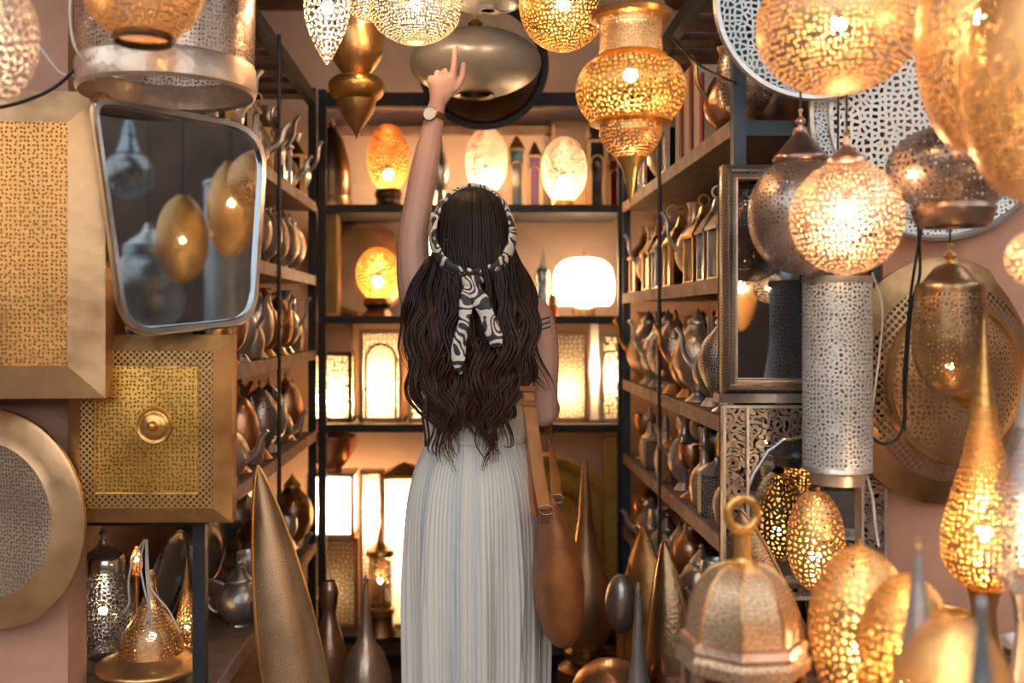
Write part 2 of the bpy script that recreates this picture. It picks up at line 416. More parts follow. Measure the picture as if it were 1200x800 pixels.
rack(1, ZR, 'tall blue steel rack of metalware behind the rectangular mirror')
t = thing('back_rack', 'black shelf unit across the glowing pink back wall', 'rack', (0, 3.77, 0))
for x in (-0.53, 0.55): obj('post', MB().box(x-0.014, x+0.014, -0.19, -0.16, 0, 2.16), 'black_steel', t)
for z in (0.19, 0.954, 1.345, 1.746):
    obj('shelf_board', MB().box(-0.545, 0.565, -0.185, 0.19, z-0.028, z), 'black_steel', t)
obj('top_beam', MB().box(-0.545, 0.565, -0.185, -0.14, 2.10, 2.15), 'black_steel', t)
obj('back_rail', MB().box(-0.545, 0.565, 0.13, 0.17, 2.06, 2.09), 'edge_wood', t)

# ------------------------------------------------------------------ discs, panels and mirrors on the shop front
def disc(name, cat, label, cx, cy, d, parts, rot=(0, 0, 0), seg=64, group=None):
    k = d/F
    t = thing(name, label, cat, P(cx, cy, d), (PI/2+rot[0], rot[1], rot[2]), group)
    for p in parts:
        obj(p[0], MB().lathe([(r*k, h*k) for r, h in p[1]], seg), p[2], t)
    return t
def disc_uv(o):
    for c in o.children:                              # flat patterns follow the disc face
        me = c.data; ul = me.uv_layers[0]
        for lp in me.loops: v = me.vertices[lp.vertex_index].co; ul.data[lp.index].uv = (v.x, v.y)
t = disc('pierced_plate', 'plate', 'silvery openwork plate with leaf cut-outs above the blue post', 952, 2, 1.98,
     [('rim', [(117, 2), (115, 7), (110, 7), (108, 3)], 'silver'), ('pierced_face', sm([(108, 3), (80, -1), (40, -3), (0, -4)]), 'silver_leaf')]); disc_uv(t)
t = disc('pierced_plate', 'plate', 'large white openwork plate with flower cut-outs behind dark copper lantern', 1098, 132, 2.02,
     [('rim', [(150, -4), (150, 3), (146, 5), (143, 0)], 'silver'), ('border', [(143, 0), (128, -2)], 'white_scroll'), ('ring', [(128, -2), (127, 2), (123, 2), (122, -2)], 'silver'),
      ('pierced_face', sm([(122, -2), (80, 2), (40, 5), (0, 6)]), 'white_leaf')], (0.05, 0, 0)); disc_uv(t)
t = disc('wall_dish', 'dish', 'big bronze openwork dish on pink plaster behind dark egg lantern', 1122, 447, 2.0,
     [('rim', [(146, -26), (147, -20), (138, -18), (118, -8)], 'dish_bronze'), ('border', [(118, -8), (98, -2)], 'dish_lattice'), ('ring', [(98, -2), (96, 3), (90, 3), (88, -1)], 'brass'),
      ('pierced_face', sm([(88, -1), (60, 10), (38, 16), (28, 17)]), 'bronze_leaf'), ('boss', sm([(28, 17), (22, 26), (10, 31), (0, 32)]), 'gold')], (0.0, 0, 0.25)); disc_uv(t)
t = disc('wall_dish', 'dish', 'round brass dish with pierced centre on pink plaster under gold panel', -22, 610, 2.0,
     [('rim', [(129, -18), (130, -12), (126, -10), (104, -8), (92, -4)], 'patina_brass'), ('edge', [(129, -18), (131, -15), (130, -12)], 'gold'), ('pierced_face', sm([(92, -4), (60, -8), (30, -10), (0, -11)]), 'dish_dots')], (0, 0, -0.25)); disc_uv(t)
t = disc('shadow_disc', 'plate', 'dark disc added as shadow ring behind the flying-saucer silver lantern', 566, 76, 3.3,  # dark disc put in as the shadow ring around the saucer lantern
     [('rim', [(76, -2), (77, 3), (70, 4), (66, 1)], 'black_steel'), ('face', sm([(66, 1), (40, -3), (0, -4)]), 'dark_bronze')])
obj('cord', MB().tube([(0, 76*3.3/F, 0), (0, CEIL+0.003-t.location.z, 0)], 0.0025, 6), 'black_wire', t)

def panel(name, label, x0, y0, x1, y1, d, b, face, bordm, boss=None, yaw=0.0, depth=0.05, lattice=False):
    k = d/F; w, h, bw = (x1-x0)*k, (y1-y0)*k, b*k
    c = P((x0+x1)/2, y1, d)
    t = thing(name, label, 'panel lamp', c, (0, 0, yaw))
    ox, oz, ix, iz0, iz1 = w/2, h, w/2-bw, bw, h-bw
    yo, yi = 0.0, -0.022
    O = [(-ox, yo, 0), (ox, yo, 0), (ox, yo, oz), (-ox, yo, oz)]; I = [(-ix, yi, iz0), (ix, yi, iz0), (ix, yi, iz1), (-ix, yi, iz1)]
    for q in range(4):
        r = (q+1) % 4
        mb = MB().quad(O[q], O[r], I[r], I[q])
        obj('border', mb, bordm, t, False)
    obj('case', MB().quad((-ox, depth, 0), (ox, depth, 0), (ox, depth, oz), (-ox, depth, oz)).quad((-ox, 0, 0), (-ox, depth, 0), (-ox, depth, oz), (-ox, 0, oz))
        .quad((ox, 0, 0), (ox, depth, 0), (ox, depth, oz), (ox, 0, oz)).quad((-ox, 0, 0), (ox, 0, 0), (ox, depth, 0), (-ox, depth, 0)).quad((-ox, 0, oz), (ox, 0, oz), (ox, depth, oz), (-ox, depth, oz)), 'old_brass', t, False)
    g = 0.0
    if lattice:
        g = 17*k
        for a, bb, cc, dd in ((-ix, ix, iz0, iz0+g), (-ix, ix, iz1-g, iz1), (-ix, -ix+g, iz0+g, iz1-g), (ix-g, ix, iz0+g, iz1-g)):
            s = MB(); i = 0; s.v += [(a, yi, cc), (bb, yi, cc), (bb, yi, dd), (a, yi, dd)]; s.face([0, 1, 2, 3], [(p[0], p[2]) for p in s.v])
            obj('lattice_strip', s, 'panel_lattice', t, False)
        obj('inner_bead', MB().tube([(-ix+g, yi, iz0+g), (ix-g, yi, iz0+g), (ix-g, yi, iz1-g), (-ix+g, yi, iz1-g), (-ix+g, yi, iz0+g)], 0.0022, 6), 'gold', t)
    s = MB(); nx, nz = 24, 24
    for j in range(nz+1):
        for i in range(nx+1):
            u, v = i/nx, j/nz
            s.v.append((-ix+g+(2*ix-2*g)*u, yi-0.006*math.sin(PI*u)*math.sin(PI*v)+0.0016*math.sin(9*u+4*v), iz0+g+(iz1-iz0-2*g)*v))
    for j in range(nz):
        for i in range(nx):
            q = [j*(nx+1)+i, j*(nx+1)+i+1, (j+1)*(nx+1)+i+1, (j+1)*(nx+1)+i]; s.face(q, [(s.v[e][0], s.v[e][2]) for e in q])
    obj('pierced_sheet', s, face, t, True)
    if boss:
        bx, by, br = boss
        mb = MB().lathe(sm([(br*k*1.08, 0), (br*k, 0.006), (br*k*0.85, 0.003), (br*k*0.6, 0.009), (br*k*0.3, 0.012), (br*k*0.18, 0.02), (0, 0.022)]), 28)
        mb.xf(Matrix.Translation(((bx-(x0+x1)/2)*k, yi-0.003, (y1-by)*k)) @ Matrix.Rotation(PI/2, 4, 'X'))
        obj('boss', mb, 'gold', t)
    return t
panel('wall_panel', 'large square brass panel of tiny holes beside the rounded mirror', -118, 106, 121, 467, 1.92, 39, 'panel_dots', 'patina_brass', yaw=0.06, depth=0.135)
panel('wall_panel', 'gold pierced panel with lattice edge and round boss under rounded mirror', 80, 392, 272, 612, 2.0, 19, 'panel_gold', 'old_brass', (186, 497, 20), 0.0, 0.04, True)

def rounded(pts, r, k=6):
    out = []; n_ = len(pts)
    for i in range(n_):
        p0, p1, p2 = Vector(pts[i-1]), Vector(pts[i]), Vector(pts[(i+1) % n_]); rr = r[i]
        a = p1+(p0-p1).normalized()*rr; b = p1+(p2-p1).normalized()*rr
        for j in range(k+1):
            t_ = j/k; out.append(a*(1-t_)**2+p1*2*t_*(1-t_)+b*t_*t_)
    return out
# rounded mirror, turned towards the other side of the shop
mt = thing('rounded_mirror', 'mirror in rounded silver metal frame above gold bossed panel', 'mirror', P(218, 390, 1.98), (0, 0, 0.62))
ol = rounded([(-0.185, 0, 0.447), (0.175, 0, 0.43), (0.145, 0, 0.015), (-0.125, 0, -0.01)], [0.03, 0.10, 0.06, 0.07])
ol = [Vector((p[0], 0, p[2])) for p in ol]
ctr = sum(ol, Vector())/len(ol)
def offs(o_, s_): return [ctr+(p-ctr).normalized()*((p-ctr).length-s_) for p in o_]
def ringframe(levels):
    mb = MB(); n_ = len(levels[0])
    return mb.loft(levels+[levels[0]], cap=False)
sh = lambda L, y: [Vector((p.x, y, p.z)) for p in L]
obj('frame', ringframe([sh(ol, 0.012), sh(ol, -0.008), sh(offs(ol, 0.004), -0.016), sh(offs(ol, 0.015), -0.016), sh(offs(ol, 0.019), -0.004), sh(offs(ol, 0.019), 0.012)]), 'chrome', mt)
s = MB(); s.v = [tuple(p) for p in sh(offs(ol, 0.0185), -0.002)]; s.face(range(len(s.v)))
obj('mirror_glass', s, 'mirror_glass', mt, False)
s = MB(); s.v = [tuple(p) for p in sh(offs(ol, 0.003), 0.011)]; s.face(range(len(s.v))); obj('backing', s, 'dark_inside', mt, False)
mi = Matrix.Rotation(-0.62, 4, 'Z'); L_ = lambda x, y, z: mi @ (Vector((x, y, z))-mt.location)
obj('hanging_wire', MB().tube([(0.05, 0.012, 0.405), L_(-0.565, 2.05, 1.735), L_(-0.575, 2.086, 1.732)], 0.002, 6), 'black_wire', mt)

# rectangular mirror: moulded frame
d = 2.03; k = d/F
mt = thing('rectangular_mirror', 'tall mirror in moulded brass and silver frame on blue rack', 'mirror', P(902, 460, d))
w, h = 57*k, 266*k
def rect(x, z0, z1, y): return [Vector((-x, y, z0)), Vector((x, y, z0)), Vector((x, y, z1)), Vector((-x, y, z1))]
for (a, b, y0, y1, mname, pn) in ((0, 9, -0.014, -0.022, 'frame_chased', 'outer_moulding'), (9, 13, -0.014, -0.014, 'chrome', 'fillet'), (13, 17, -0.018, -0.012, 'warm_silver', 'inner_moulding')):
    lv = [rect(w-a*k, a*k, h-a*k, 0.012), rect(w-a*k, a*k, h-a*k, y0), rect(w-(a+b)/2*k, (a+b)/2*k, h-(a+b)/2*k, y1-0.004), rect(w-b*k, b*k, h-b*k, y0), rect(w-b*k, b*k, h-b*k, 0.012)]
    obj(pn, ringframe(lv), mname, mt)
obj('mirror_glass', MB().quad(*rect(w-16*k, 16*k, h-16*k, -0.004)), 'mirror_glass', mt, False)
obj('backing', MB().box(-w+0.002, w-0.002, 0.012, 0.035, 0.002, h-0.002), 'dark_inside', mt)
obj('sill', MB().box(-w-0.012, w+0.004, -0.03, 0.014, -0.018, 0.0), 'chrome', mt)

# arched mirror in filigree frame
mt = thing('filigree_mirror', 'arched mirror in dark silver filigree frame below rectangular mirror', 'mirror', P(942, 700, 2.03))
X0, X1, H = -94*k, 94*k, 224*k
obj('backing', MB().box(X0, X1, 0.012, 0.035, 0, H), 'dark_inside', mt)
obj('mirror_glass', MB().quad((X0+0.004, 0.008, 0.004), (X1-0.004, 0.008, 0.004), (X1-0.004, 0.008, H-0.004), (X0+0.004, 0.008, H-0.004)), 'mirror_glass', mt, False)
def slab(poly, y0, y1):                                # flat cut-out shape with thickness, face uv in metres
    s = MB(); n_ = len(poly)
    s.v = [(x, y0, z) for x, z in poly]+[(x, y1, z) for x, z in poly]
    s.face(range(n_), list(poly)); s.face(range(2*n_-1, n_-1, -1), [poly[i] for i in range(n_-1, -1, -1)])
    for i in range(n_):
        j = (i+1) % n_; s.face([i, i+n_, j+n_, j])
    return s
sw = 27*k
for x0 in (X0, X1-sw): obj('side_strip', slab([(x0+0.003, 0.0), (x0+sw-0.003, 0.0), (x0+sw-0.003, H-0.004), (x0+0.003, H-0.004)], -0.004, 0.004), 'frame_scroll', mt, False)
for sgn in (-1, 1):                                    # spandrels of the scalloped arch
    e = X0+sw if sgn < 0 else X1-sw
    q = [(0, H-0.004), (0, H-0.06)]
    for t_ in range(1, 15):
        a = t_/14; q.append((abs(e)*(a**0.8), H-0.06-0.105*(a**2.2)-0.004*abs(math.sin(a*PI*3.5))))
    q += [(abs(e), H-0.004)]
    poly = [(sgn*x, z) for x, z in q]
    if sgn > 0: poly = poly[::-1]
    obj('spandrel', slab(poly, -0.003, 0.003), 'frame_scroll', mt, False)
    pts = [(sgn*x, -0.006, z) for x, z in q[1:-1]]
    obj('arch_bead', MB().tube(pts, 0.0035, 6), 'pewter', mt)
for x in (X0, X0+sw, X1-sw, X1): obj('bead', MB().box(x-0.003, x+0.003, -0.010, 0.012, 0, H), 'silver', mt)
obj('bottom_strip', slab([(X0+0.003, 0.0), (X1-0.003, 0.0), (X1-0.003, 0.035), (X0+0.003, 0.035)], -0.005, 0.004), 'frame_scroll', mt, False)
for z in (0.0, 0.035, H): obj('bead', MB().box(X0, X1, -0.009, 0.012, z-0.003, z+0.003), 'silver', mt)

# ------------------------------------------------------------------ hanging lamps at the shop front
def finial(y0, y1, r): return sm([(0, y0), (r*0.5, y0+(y1-y0)*0.12), (r*0.25, y0+(y1-y0)*0.35), (r, y0+(y1-y0)*0.6), (r*0.45, y0+(y1-y0)*0.8), (r*0.8, y1)])
lamp('globe_lantern', 'lantern', 'big lit gold globe lantern with petal holes beside silvery plate', 982, 1.5,
     [('shell', ell(-52, 110, 94, 0.06, 0.97, 24), 'gold_dots'), ('collar', [(18, -52), (22, -49), (18, -44)], 'gold'), ('finial', finial(-70, -52, 10), 'gold')], (28, 9, 'bulb_high'), True)
lamp('egg_lantern', 'lantern', 'huge lit gold egg lantern hanging over dark copper lantern', 1150, 1.3,
     [('shell', ell(-105, 180, 72, 0.06, 0.97, 26, 0.95, 0.05), 'gold_fine'), ('collar', [(20, -104), (24, -100), (18, -95)], 'gold')], (20, 9, 'bulb_high'), True)
lamp('egg_lantern', 'lantern', 'huge bronze gold egg lantern overlapping the lit gold egg lantern', 1226, 1.12,
     [('shell', ell(-70, 240, 92, 0.06, 0.97, 26, 0.95, 0.05), 'gold_fine'), ('collar', [(20, -69), (24, -65), (18, -60)], 'gold')], (90, 10, 'bulb'), True)
lamp('turnip_lantern', 'lantern', 'dark copper squat lantern with openwork sides before white plate', 1117, 1.68,
     [('shell', sm([(24, 148), (50, 158), (70, 180), (73, 200), (62, 222), (44, 240)]), 'copper_leaf'), ('bottom_ring', [(44, 240), (46, 246), (41, 262), (36, 266), (34, 262)], 'aged_copper'), ('cap', sm([(6, 128), (10, 134), (14, 142), (25, 149)]), 'aged_copper')], None, True)
lamp('globe_lantern', 'lantern', 'unlit copper silver globe lantern with conical cap beside rose lit globe', 938, 1.86,
     [('shell', ell(182, 322, 60, 0.13, 0.97, 22), 'copper_net'), ('cap', sm([(8, 150), (10, 158), (24, 176), (31, 184), (31, 190), (25, 192)]), 'aged_copper'), ('finial', finial(126, 152, 6), 'rose')], None, True)
lamp('globe_lantern', 'lantern', 'brightly lit rose gold globe lantern above pierced white cylinder', 992, 1.66,
     [('shell', ell(188, 322, 64, 0.10, 0.97, 22), 'rose_net'), ('cap', sm([(3, 160), (6, 172), (15, 180), (22, 186), (24, 192)]), 'rose'), ('finial', finial(148, 162, 5), 'rose')], (246, 11, 'bulb_high'), True)
lamp('cylinder_lantern', 'lantern', 'long white pierced cylinder lantern hanging below rose lit globe', 981, 1.92,
     [('shell', [(39, 326), (39, 380), (39, 460), (39, 548)], 'white_scroll'), ('top_ring', [(30, 324), (40, 324), (40, 330), (39, 332)], 'silver'), ('bottom_ring', [(39, 545), (40, 550), (34, 553)], 'silver'),
      ('bottom_cup', [(31, 552), (31, 566), (0, 566)], 'warm_silver'), ('cap', [(0, 323), (30, 324)], 'silver')], None, True)
lamp('egg_lantern', 'lantern', 'lit gold honeycomb egg lantern in front of filigree mirror', 956, 1.92,
     [('shell', ell(572, 692, 33, 0.07, 0.95, 20, 1.0, 0.06), 'gold_comb'), ('cap', [(3, 565.5), (5, 568), (8, 570), (8, 576)], 'dark_bronze')], (652, 6, 'bulb'))
lamp('egg_lantern', 'lantern', 'dark brass egg lantern with smooth shoulder before big bronze dish', 1113, 1.78,
     [('shell', sm([(38, 344), (41, 380), (41, 410), (34, 438), (22, 455), (12, 461)]), 'bronze_net'), ('shoulder', sm([(9, 309), (16, 313), (22, 320), (30, 330), (37, 333), (38, 344)]), 'bronze'), ('finial', finial(284, 310, 8), 'brass')], (430, 5, 'bulb_low'), True)
lamp('globe_lantern', 'lantern', 'pinkish small globe lantern hanging beside dark brass egg lantern', 1215, 1.4,
     [('shell', ell(268, 338, 34, 0.05, 0.97, 16), 'pink_dots'), ('finial', finial(254, 270, 6), 'rose')], (303, 6, 'bulb'), True)
lamp('ornate_lantern', 'lantern', 'ornate gold tiered lantern with embossed globe and pointed tail', 739, 1.85,
     [('crown', sm([(22, -20), (34, -8), (40, 8), (46, 16)]), 'lantern_chased'), ('crown_rim', [(46, 15), (50, 18), (46, 23), (38, 25)], 'gold'), ('neck', sm([(37, 24), (36, 45), (37, 64)]), 'gold_fine'), ('neck_rim', [(37, 64), (42, 67), (37, 71)], 'gold'),
      ('globe', sm([(38, 70), (54, 78), (63, 96), (64, 110), (58, 128), (46, 143)]), 'gold_net'), ('globe_rim', [(46, 141), (48, 145), (36, 147)], 'gold'),
      ('bowl', sm([(36, 146), (36, 158), (30, 172), (16, 186)]), 'gold_fine'), ('tail', sm([(17, 185), (10, 198), (6, 215), (3, 232), (0, 242)]), 'gold')], (88, 8, 'bulb_high'), True)
lamp('globe_lantern', 'lantern', 'gold petal-wired globe lantern beside ornate tiered lantern', 660, 2.3,
     [('shell', ell(-50, 60, 52, 0.05, 0.97, 18), 'gold_net'), ('collar', [(10, -52), (13, -48), (9, -45)], 'gold')], (5, 8, 'bulb_high'), True)
lamp('saucer_lantern', 'lantern', 'silver flying-saucer lantern with ball finial above the raised hand', 557, 3.0,
     [('shell', sm([(10, 36), (40, 42), (66, 55), (77, 72), (70, 90), (45, 105), (22, 111)]), 'saucer_silver'), ('bottom_ring', [(22, 110), (23, 113), (18, 111), (17, 104)], 'dark_bronze'), ('finial', finial(14, 38, 9), 'gold')], None, True)
lamp('brass_pendant', 'lantern', 'brass pendant lantern with cup top, waist and pointed cone', 418, 2.75,
     [('cup', sm([(30, 15), (33, 40), (30, 65), (20, 82), (16, 88)]), 'brass'), ('belt', sm([(16, 88), (28, 92), (33, 100), (30, 112), (22, 118)]), 'gold'), ('cone', sm([(23, 118), (20, 130), (10, 146), (3, 156), (0, 164)]), 'old_brass'), ('lid', [(0, 10), (30, 15)], 'rose')], None, True)
lamp('drop_lantern', 'lantern', 'lit pierced drop lantern pointing downwards by the rack', 383, 2.05,
     [('shell', sm([(16, -30), (25, -10), (27, 10), (22, 35), (12, 58), (4, 72), (0, 76)]), 'pink_net'), ('cap', [(4, -42), (10, -36), (16, -30)], 'brass')], (10, 7, 'bulb_high'), True)
lamp('dome_lantern', 'lantern', 'pale pink lit dome lantern above the brass pendant lantern', 487, 2.4,
     [('shell', sm([(14, -40), (44, -20), (54, 8), (46, 32), (24, 47), (10, 50)]), 'pink_dots'), ('cap', [(4, -50), (12, -44), (14, -40)], 'rose')], (5, 8, 'bulb_high'), True)
lamp('dome_lantern', 'lantern', 'rose tinted dome lantern half hidden behind pale pink dome', 438, 2.57,
     [('shell', sm([(12, -50), (30, -35), (36, -10), (30, 12), (16, 22), (6, 23)]), 'pink_dots'), ('cap', [(4, -58), (10, -54), (12, -50)], 'rose')], (-8, 6, 'bulb_high'), True)
lamp('saucer_lantern', 'lantern', 'bluish silver wide bowl lantern above the silver saucer lantern', 572, 2.5,
     [('shell', sm([(12, -40), (44, -24), (52, -6), (34, 8), (12, 12)]), 'blue_silver'), ('bottom_ring', [(12, 11), (13, 14), (8, 13)], 'silver'), ('cap', [(4, -50), (10, -46), (12, -40)], 'silver')], None, True)
lamp('globe_lantern', 'lantern', 'whitish pink openwork globe lantern beside the pierced metal drum', -22, 1.45,
     [('shell', ell(-40, 124, 64, 0.06, 0.97, 20), 'pink_net'), ('collar', [(14, -42), (18, -38), (14, -34)], 'rose')], (40, 8, 'bulb'), True)
lamp('bowl_lantern', 'lantern', 'gold bowl lantern with dark open bottom before pierced drum', 168, 1.55,
     [('shell', sm([(40, -80), (68, -55), (73, -20), (62, 15), (46, 34), (34, 42)]), 'gold_fine'), ('bottom_ring', [(34, 41), (36, 46), (33, 51), (29, 47)], 'dark_bronze'), ('cap', sm([(8, -96), (20, -88), (40, -80)]), 'gold')], (-20, 7, 'bulb'), True)
lamp('drum_lantern', 'lantern', 'wide pierced silver brown metal drum above rounded mirror', 196, 1.9,
     [('shell', sm([(98, -110), (101, -40), (101, 30), (100, 78)]), 'drum_dots'), ('band', [(100, 77), (102, 80), (102, 108), (99, 112), (97, 108)], 'warm_silver'), ('lid', [(0, -118), (60, -116), (98, -110)], 'warm_silver')], None, True)
lamp('drop_lantern', 'lantern', 'gold smooth teardrop lantern hung over the alley', 872, 4.6,
     [('shell', sm([(4, 300), (14, 312), (18, 335), (16, 360), (8, 380), (0, 388)]), 'gold_fine'), ('spire', sm([(0, 215), (2, 250), (3, 285), (5, 300)]), 'gold')], (335, 6, 'bulb_high'))
# the last one hangs over the alley, where the tall mirror faces; three silver ones hang at the stall next door
def rehang(o, x, y, ztop):
    o.location = (x, y, o.location.z)
    obj('cord', MB().tube([(0, 0, ztop), (0, 0, CANOPY+0.004-o.location.z)], 0.0022, 6), 'black_wire', o)
rehang(bpy.data.objects['drop_lantern.001'], px_(872, 4.6), -0.6, 0.68)
struct('trim_6', MB().box(-2.5, 2.5, -0.65, -0.55, CANOPY, CANOPY+0.08), 'timber')
struct('trim_7', MB().box(1.15, 1.68, 0.08, 0.8, CANOPY, CANOPY+0.05), 'timber')
o = lamp('globe_lantern', 'lantern', 'silver globe lantern with long neck hung at the neighbouring stall', 150, 4.6, [('shell', ell(178, 234, 29, 0.06, 0.97, 18), 'silver_dots'), ('neck', sm([(3, 140), (7, 155), (9, 166), (14, 180)]), 'blue_silver')])
rehang(o, 1.577, 0.18, 94*4.6/F-0.01)
o = lamp('egg_lantern', 'lantern', 'bluish silver egg lantern with broad collar hung at neighbouring stall', 172, 4.2, [('shell', sm([(28, 300), (40, 312), (45, 335), (40, 362), (26, 380), (10, 386)]), 'silver_dots'), ('collar', [(26, 286), (29, 288), (29, 300), (27, 302)], 'blue_silver'), ('shoulder', sm([(4, 262), (8, 272), (18, 280), (27, 287)]), 'silver')])
rehang(o, 1.27, 0.52, 124*4.2/F-0.01)
o = lamp('cylinder_lantern', 'lantern', 'pale pierced cylinder lantern hung at the neighbouring stall', 265, 4.0, [('shell', [(27, 218), (27, 300), (27, 380)], 'white_scroll'), ('cap', sm([(3, 204), (10, 208), (27, 214), (28, 219)]), 'silver')])
rehang(o, 1.204, 0.945, 176*4.0/F-0.01)
dr = struct('door_1', MB().box(3.95, 4.0, -0.9, 1.1, 0, 2.3), 'timber')
for q in range(8):
    obj('plank', MB().box(3.915, 3.95, -0.88+q*0.245, -0.655+q*0.245, 0.03, 2.27), ('timber', 'door_wood')[q % 2], dr)

# ------------------------------------------------------------------ display tables and the lamps standing on them
def table(x0, x1, y0, y1, z, label):
    t = thing('display_table', label, 'table', ((x0+x1)/2, (y0+y1)/2, 0))
    a, b = (x1-x0)/2, (y1-y0)/2
    obj('table_top', MB().box(-a, a, -b, b, z-0.03, z), 'table_cloth', t)
    for sx in (-1, 1):
        for sy in (-1, 1): obj('leg', MB().box(sx*(a-0.03)-0.02, sx*(a-0.03)+0.02, sy*(b-0.03)-0.02, sy*(b-0.03)+0.02, 0, z-0.03), 'timber', t)
    return t
TZ = 0.75
table(0.32, 0.615, 0.7, 1.62, TZ, 'narrow dark table under the octagonal lantern with red panes')
table(0.625, 1.4, 0.7, 1.85, TZ, 'wide dark table under the gold and silver teardrop lamps')
ty = lambda d: CY+(CZ-TZ)*F/d
def foot(y0, yb, r0, r1): return sm([(r0, y0), (r0*0.75, y0+(yb-y0)*0.3), (r1*0.6, y0+(yb-y0)*0.75), (r1, yb-3), (r1, yb)])
d = 1.6
lamp('teardrop_lamp', 'lamp', 'gold pierced teardrop lamp with tall smooth spire before bronze dish', 1153, d,
     [('spire', sm([(0, 366), (2, 386), (6, 430), (12, 475)]), 'gold'), ('shell', sm([(12, 474), (22, 530), (37, 585), (47, 632), (42, 664), (26, 684), (18, 691)]), 'gold_egg_dots'), ('foot', foot(690, ty(d), 18, 40), 'gold')], (625, 9, 'bulb_high'))
d = 1.42
lamp('teardrop_lamp', 'lamp', 'silver pierced teardrop lamp beside the gold teardrop lamp', 1206, d,
     [('spire', sm([(0, 372), (3, 410), (9, 460), (16, 500)]), 'silver'), ('shell', sm([(16, 499), (28, 545), (44, 595), (52, 640), (44, 672), (28, 688), (20, 694)]), 'silver_net'), ('foot', foot(693, ty(d), 20, 44), 'silver')], (640, 8, 'bulb'))
d = 1.45
lamp('egg_lamp', 'lamp', 'gold honeycomb egg lamp beside the octagonal lantern', 1008, d,
     [('shell', ell(640, ty(d)-8, 58, 0.03, 0.93, 22), 'gold_comb'), ('foot', [(26, ty(d)-12), (30, ty(d)-6), (32, ty(d))], 'gold'), ('finial', finial(632, 644, 6), 'gold')], (765, 9, 'bulb'))
d = 1.3
lamp('egg_lamp', 'lamp', 'gold dotted egg lamp between honeycomb egg and pointed lamps', 1062, d,
     [('shell', ell(672, ty(d)-8, 56, 0.03, 0.93, 22), 'gold_egg_dots'), ('foot', [(26, ty(d)-12), (30, ty(d)-6), (32, ty(d))], 'gold')], (800, 9, 'bulb'))
d = 1.15
lamp('spire_lamp', 'lamp', 'tall pointed brass and silver lamp rising before dotted egg lamp', 1076, d,
     [('finial', finial(628, 650, 5), 'brass'), ('spire', sm([(4, 648), (9, 690), (15, 735), (22, 775)]), 'silver'), ('shell', sm([(22, 774), (38, 820), (50, 860), (46, 900), (30, 930)]), 'gold_egg_dots'), ('foot', foot(929, ty(d), 26, 40), 'brass')], (860, 8, 'bulb'))
d = 1.0
lamp('dome_lamp', 'lamp', 'gold mottled dome lamp next to the slim blue grey spire', 1118, d,
     [('shell', ell(722, ty(d)-6, 74, 0.02, 0.9, 22, 0.9), 'gold_fine'), ('foot', [(40, ty(d)-14), (44, ty(d)-6), (46, ty(d))], 'gold')], (860, 10, 'bulb'))
d = 0.86
lamp('spire_lamp', 'lamp', 'slim blue grey spire lamp in front of the mottled dome lamp', 1150, d,
     [('spire', sm([(0, 698), (5, 706), (7, 735), (11, 780), (20, 850)]), 'blue_silver'), ('shell', sm([(20, 849), (40, 930), (52, 1000), (48, 1060), (30, 1100)]), 'silver_dots'), ('foot', foot(1099, ty(d), 28, 44), 'blue_silver')])
d = 1.78
lamp('small_bowl', 'bowl', 'small brass footed bowl behind the gold teardrop lamp', 1112, d, [('bowl', sm([(0, 742), (16, 738), (22, 722), (24, 716), (21, 716), (18, 730), (0, 735)]), 'gold'), ('foot', [(6, 742), (6, 748), (14, ty(d)), (0, ty(d))], 'gold')])
d = 1.62
lamp('small_bowl', 'bowl', 'wide silver dish beside the foot of gold teardrop lamp', 1222, d, [('bowl', sm([(0, 780), (30, 776), (46, 762), (50, 756), (46, 756), (28, 770), (0, 774)]), 'silver'), ('foot', [(14, 780), (18, ty(d)), (0, ty(d))], 'silver')])
# octagonal lantern with red panes
d = 1.48; k = d/F
t = thing('octagonal_lantern', 'octagonal pale gold lantern with pierced dome, ring and red panes', 'lantern', P(870, ty(d), d), (0, 0, 0.12))
yb = ty(d); PR = lambda L: [(a*k, (yb-b)*k) for a, b in L]
ph = PI/8
obj('dome', MB().lathe(PR(sm([(18, 660), (34, 666), (50, 684), (61, 712), (66, 742)])), 8, ph), 'lantern_chased', t, False)
for q in range(8):
    a = ph+2*PI*q/8; obj('dome_rib', MB().tube([(r*math.cos(a), r*math.sin(a), z) for r, z in PR(sm([(18, 660), (34, 666), (50, 684), (61, 712), (66, 742)]))], 1.8*k, 6), 'brass', t)
obj('dome_rim', MB().lathe(PR([(66, 742), (72, 744), (75, 752), (71, 758)]), 8, ph), 'rose', t, False)
obj('cornice', MB().lathe(PR([(71, 757), (76, 764), (76, 776), (68, 780)]), 8, ph), 'lantern_chased', t, False)
obj('neck', MB().lathe(PR(sm([(9, 625), (10, 640), (11, 655), (20, 661)])), 20), 'gold', t)
obj('collar', MB().lathe(PR([(9, 618), (15, 622), (9, 627)]), 20), 'gold', t)
ring = MB().tube([(18*k*math.cos(2*PI*q/24), 0, (yb-602)*k+18*k*math.sin(2*PI*q/24)) for q in range(25)], 5*k, 10)
obj('top_ring', ring, 'gold', t)
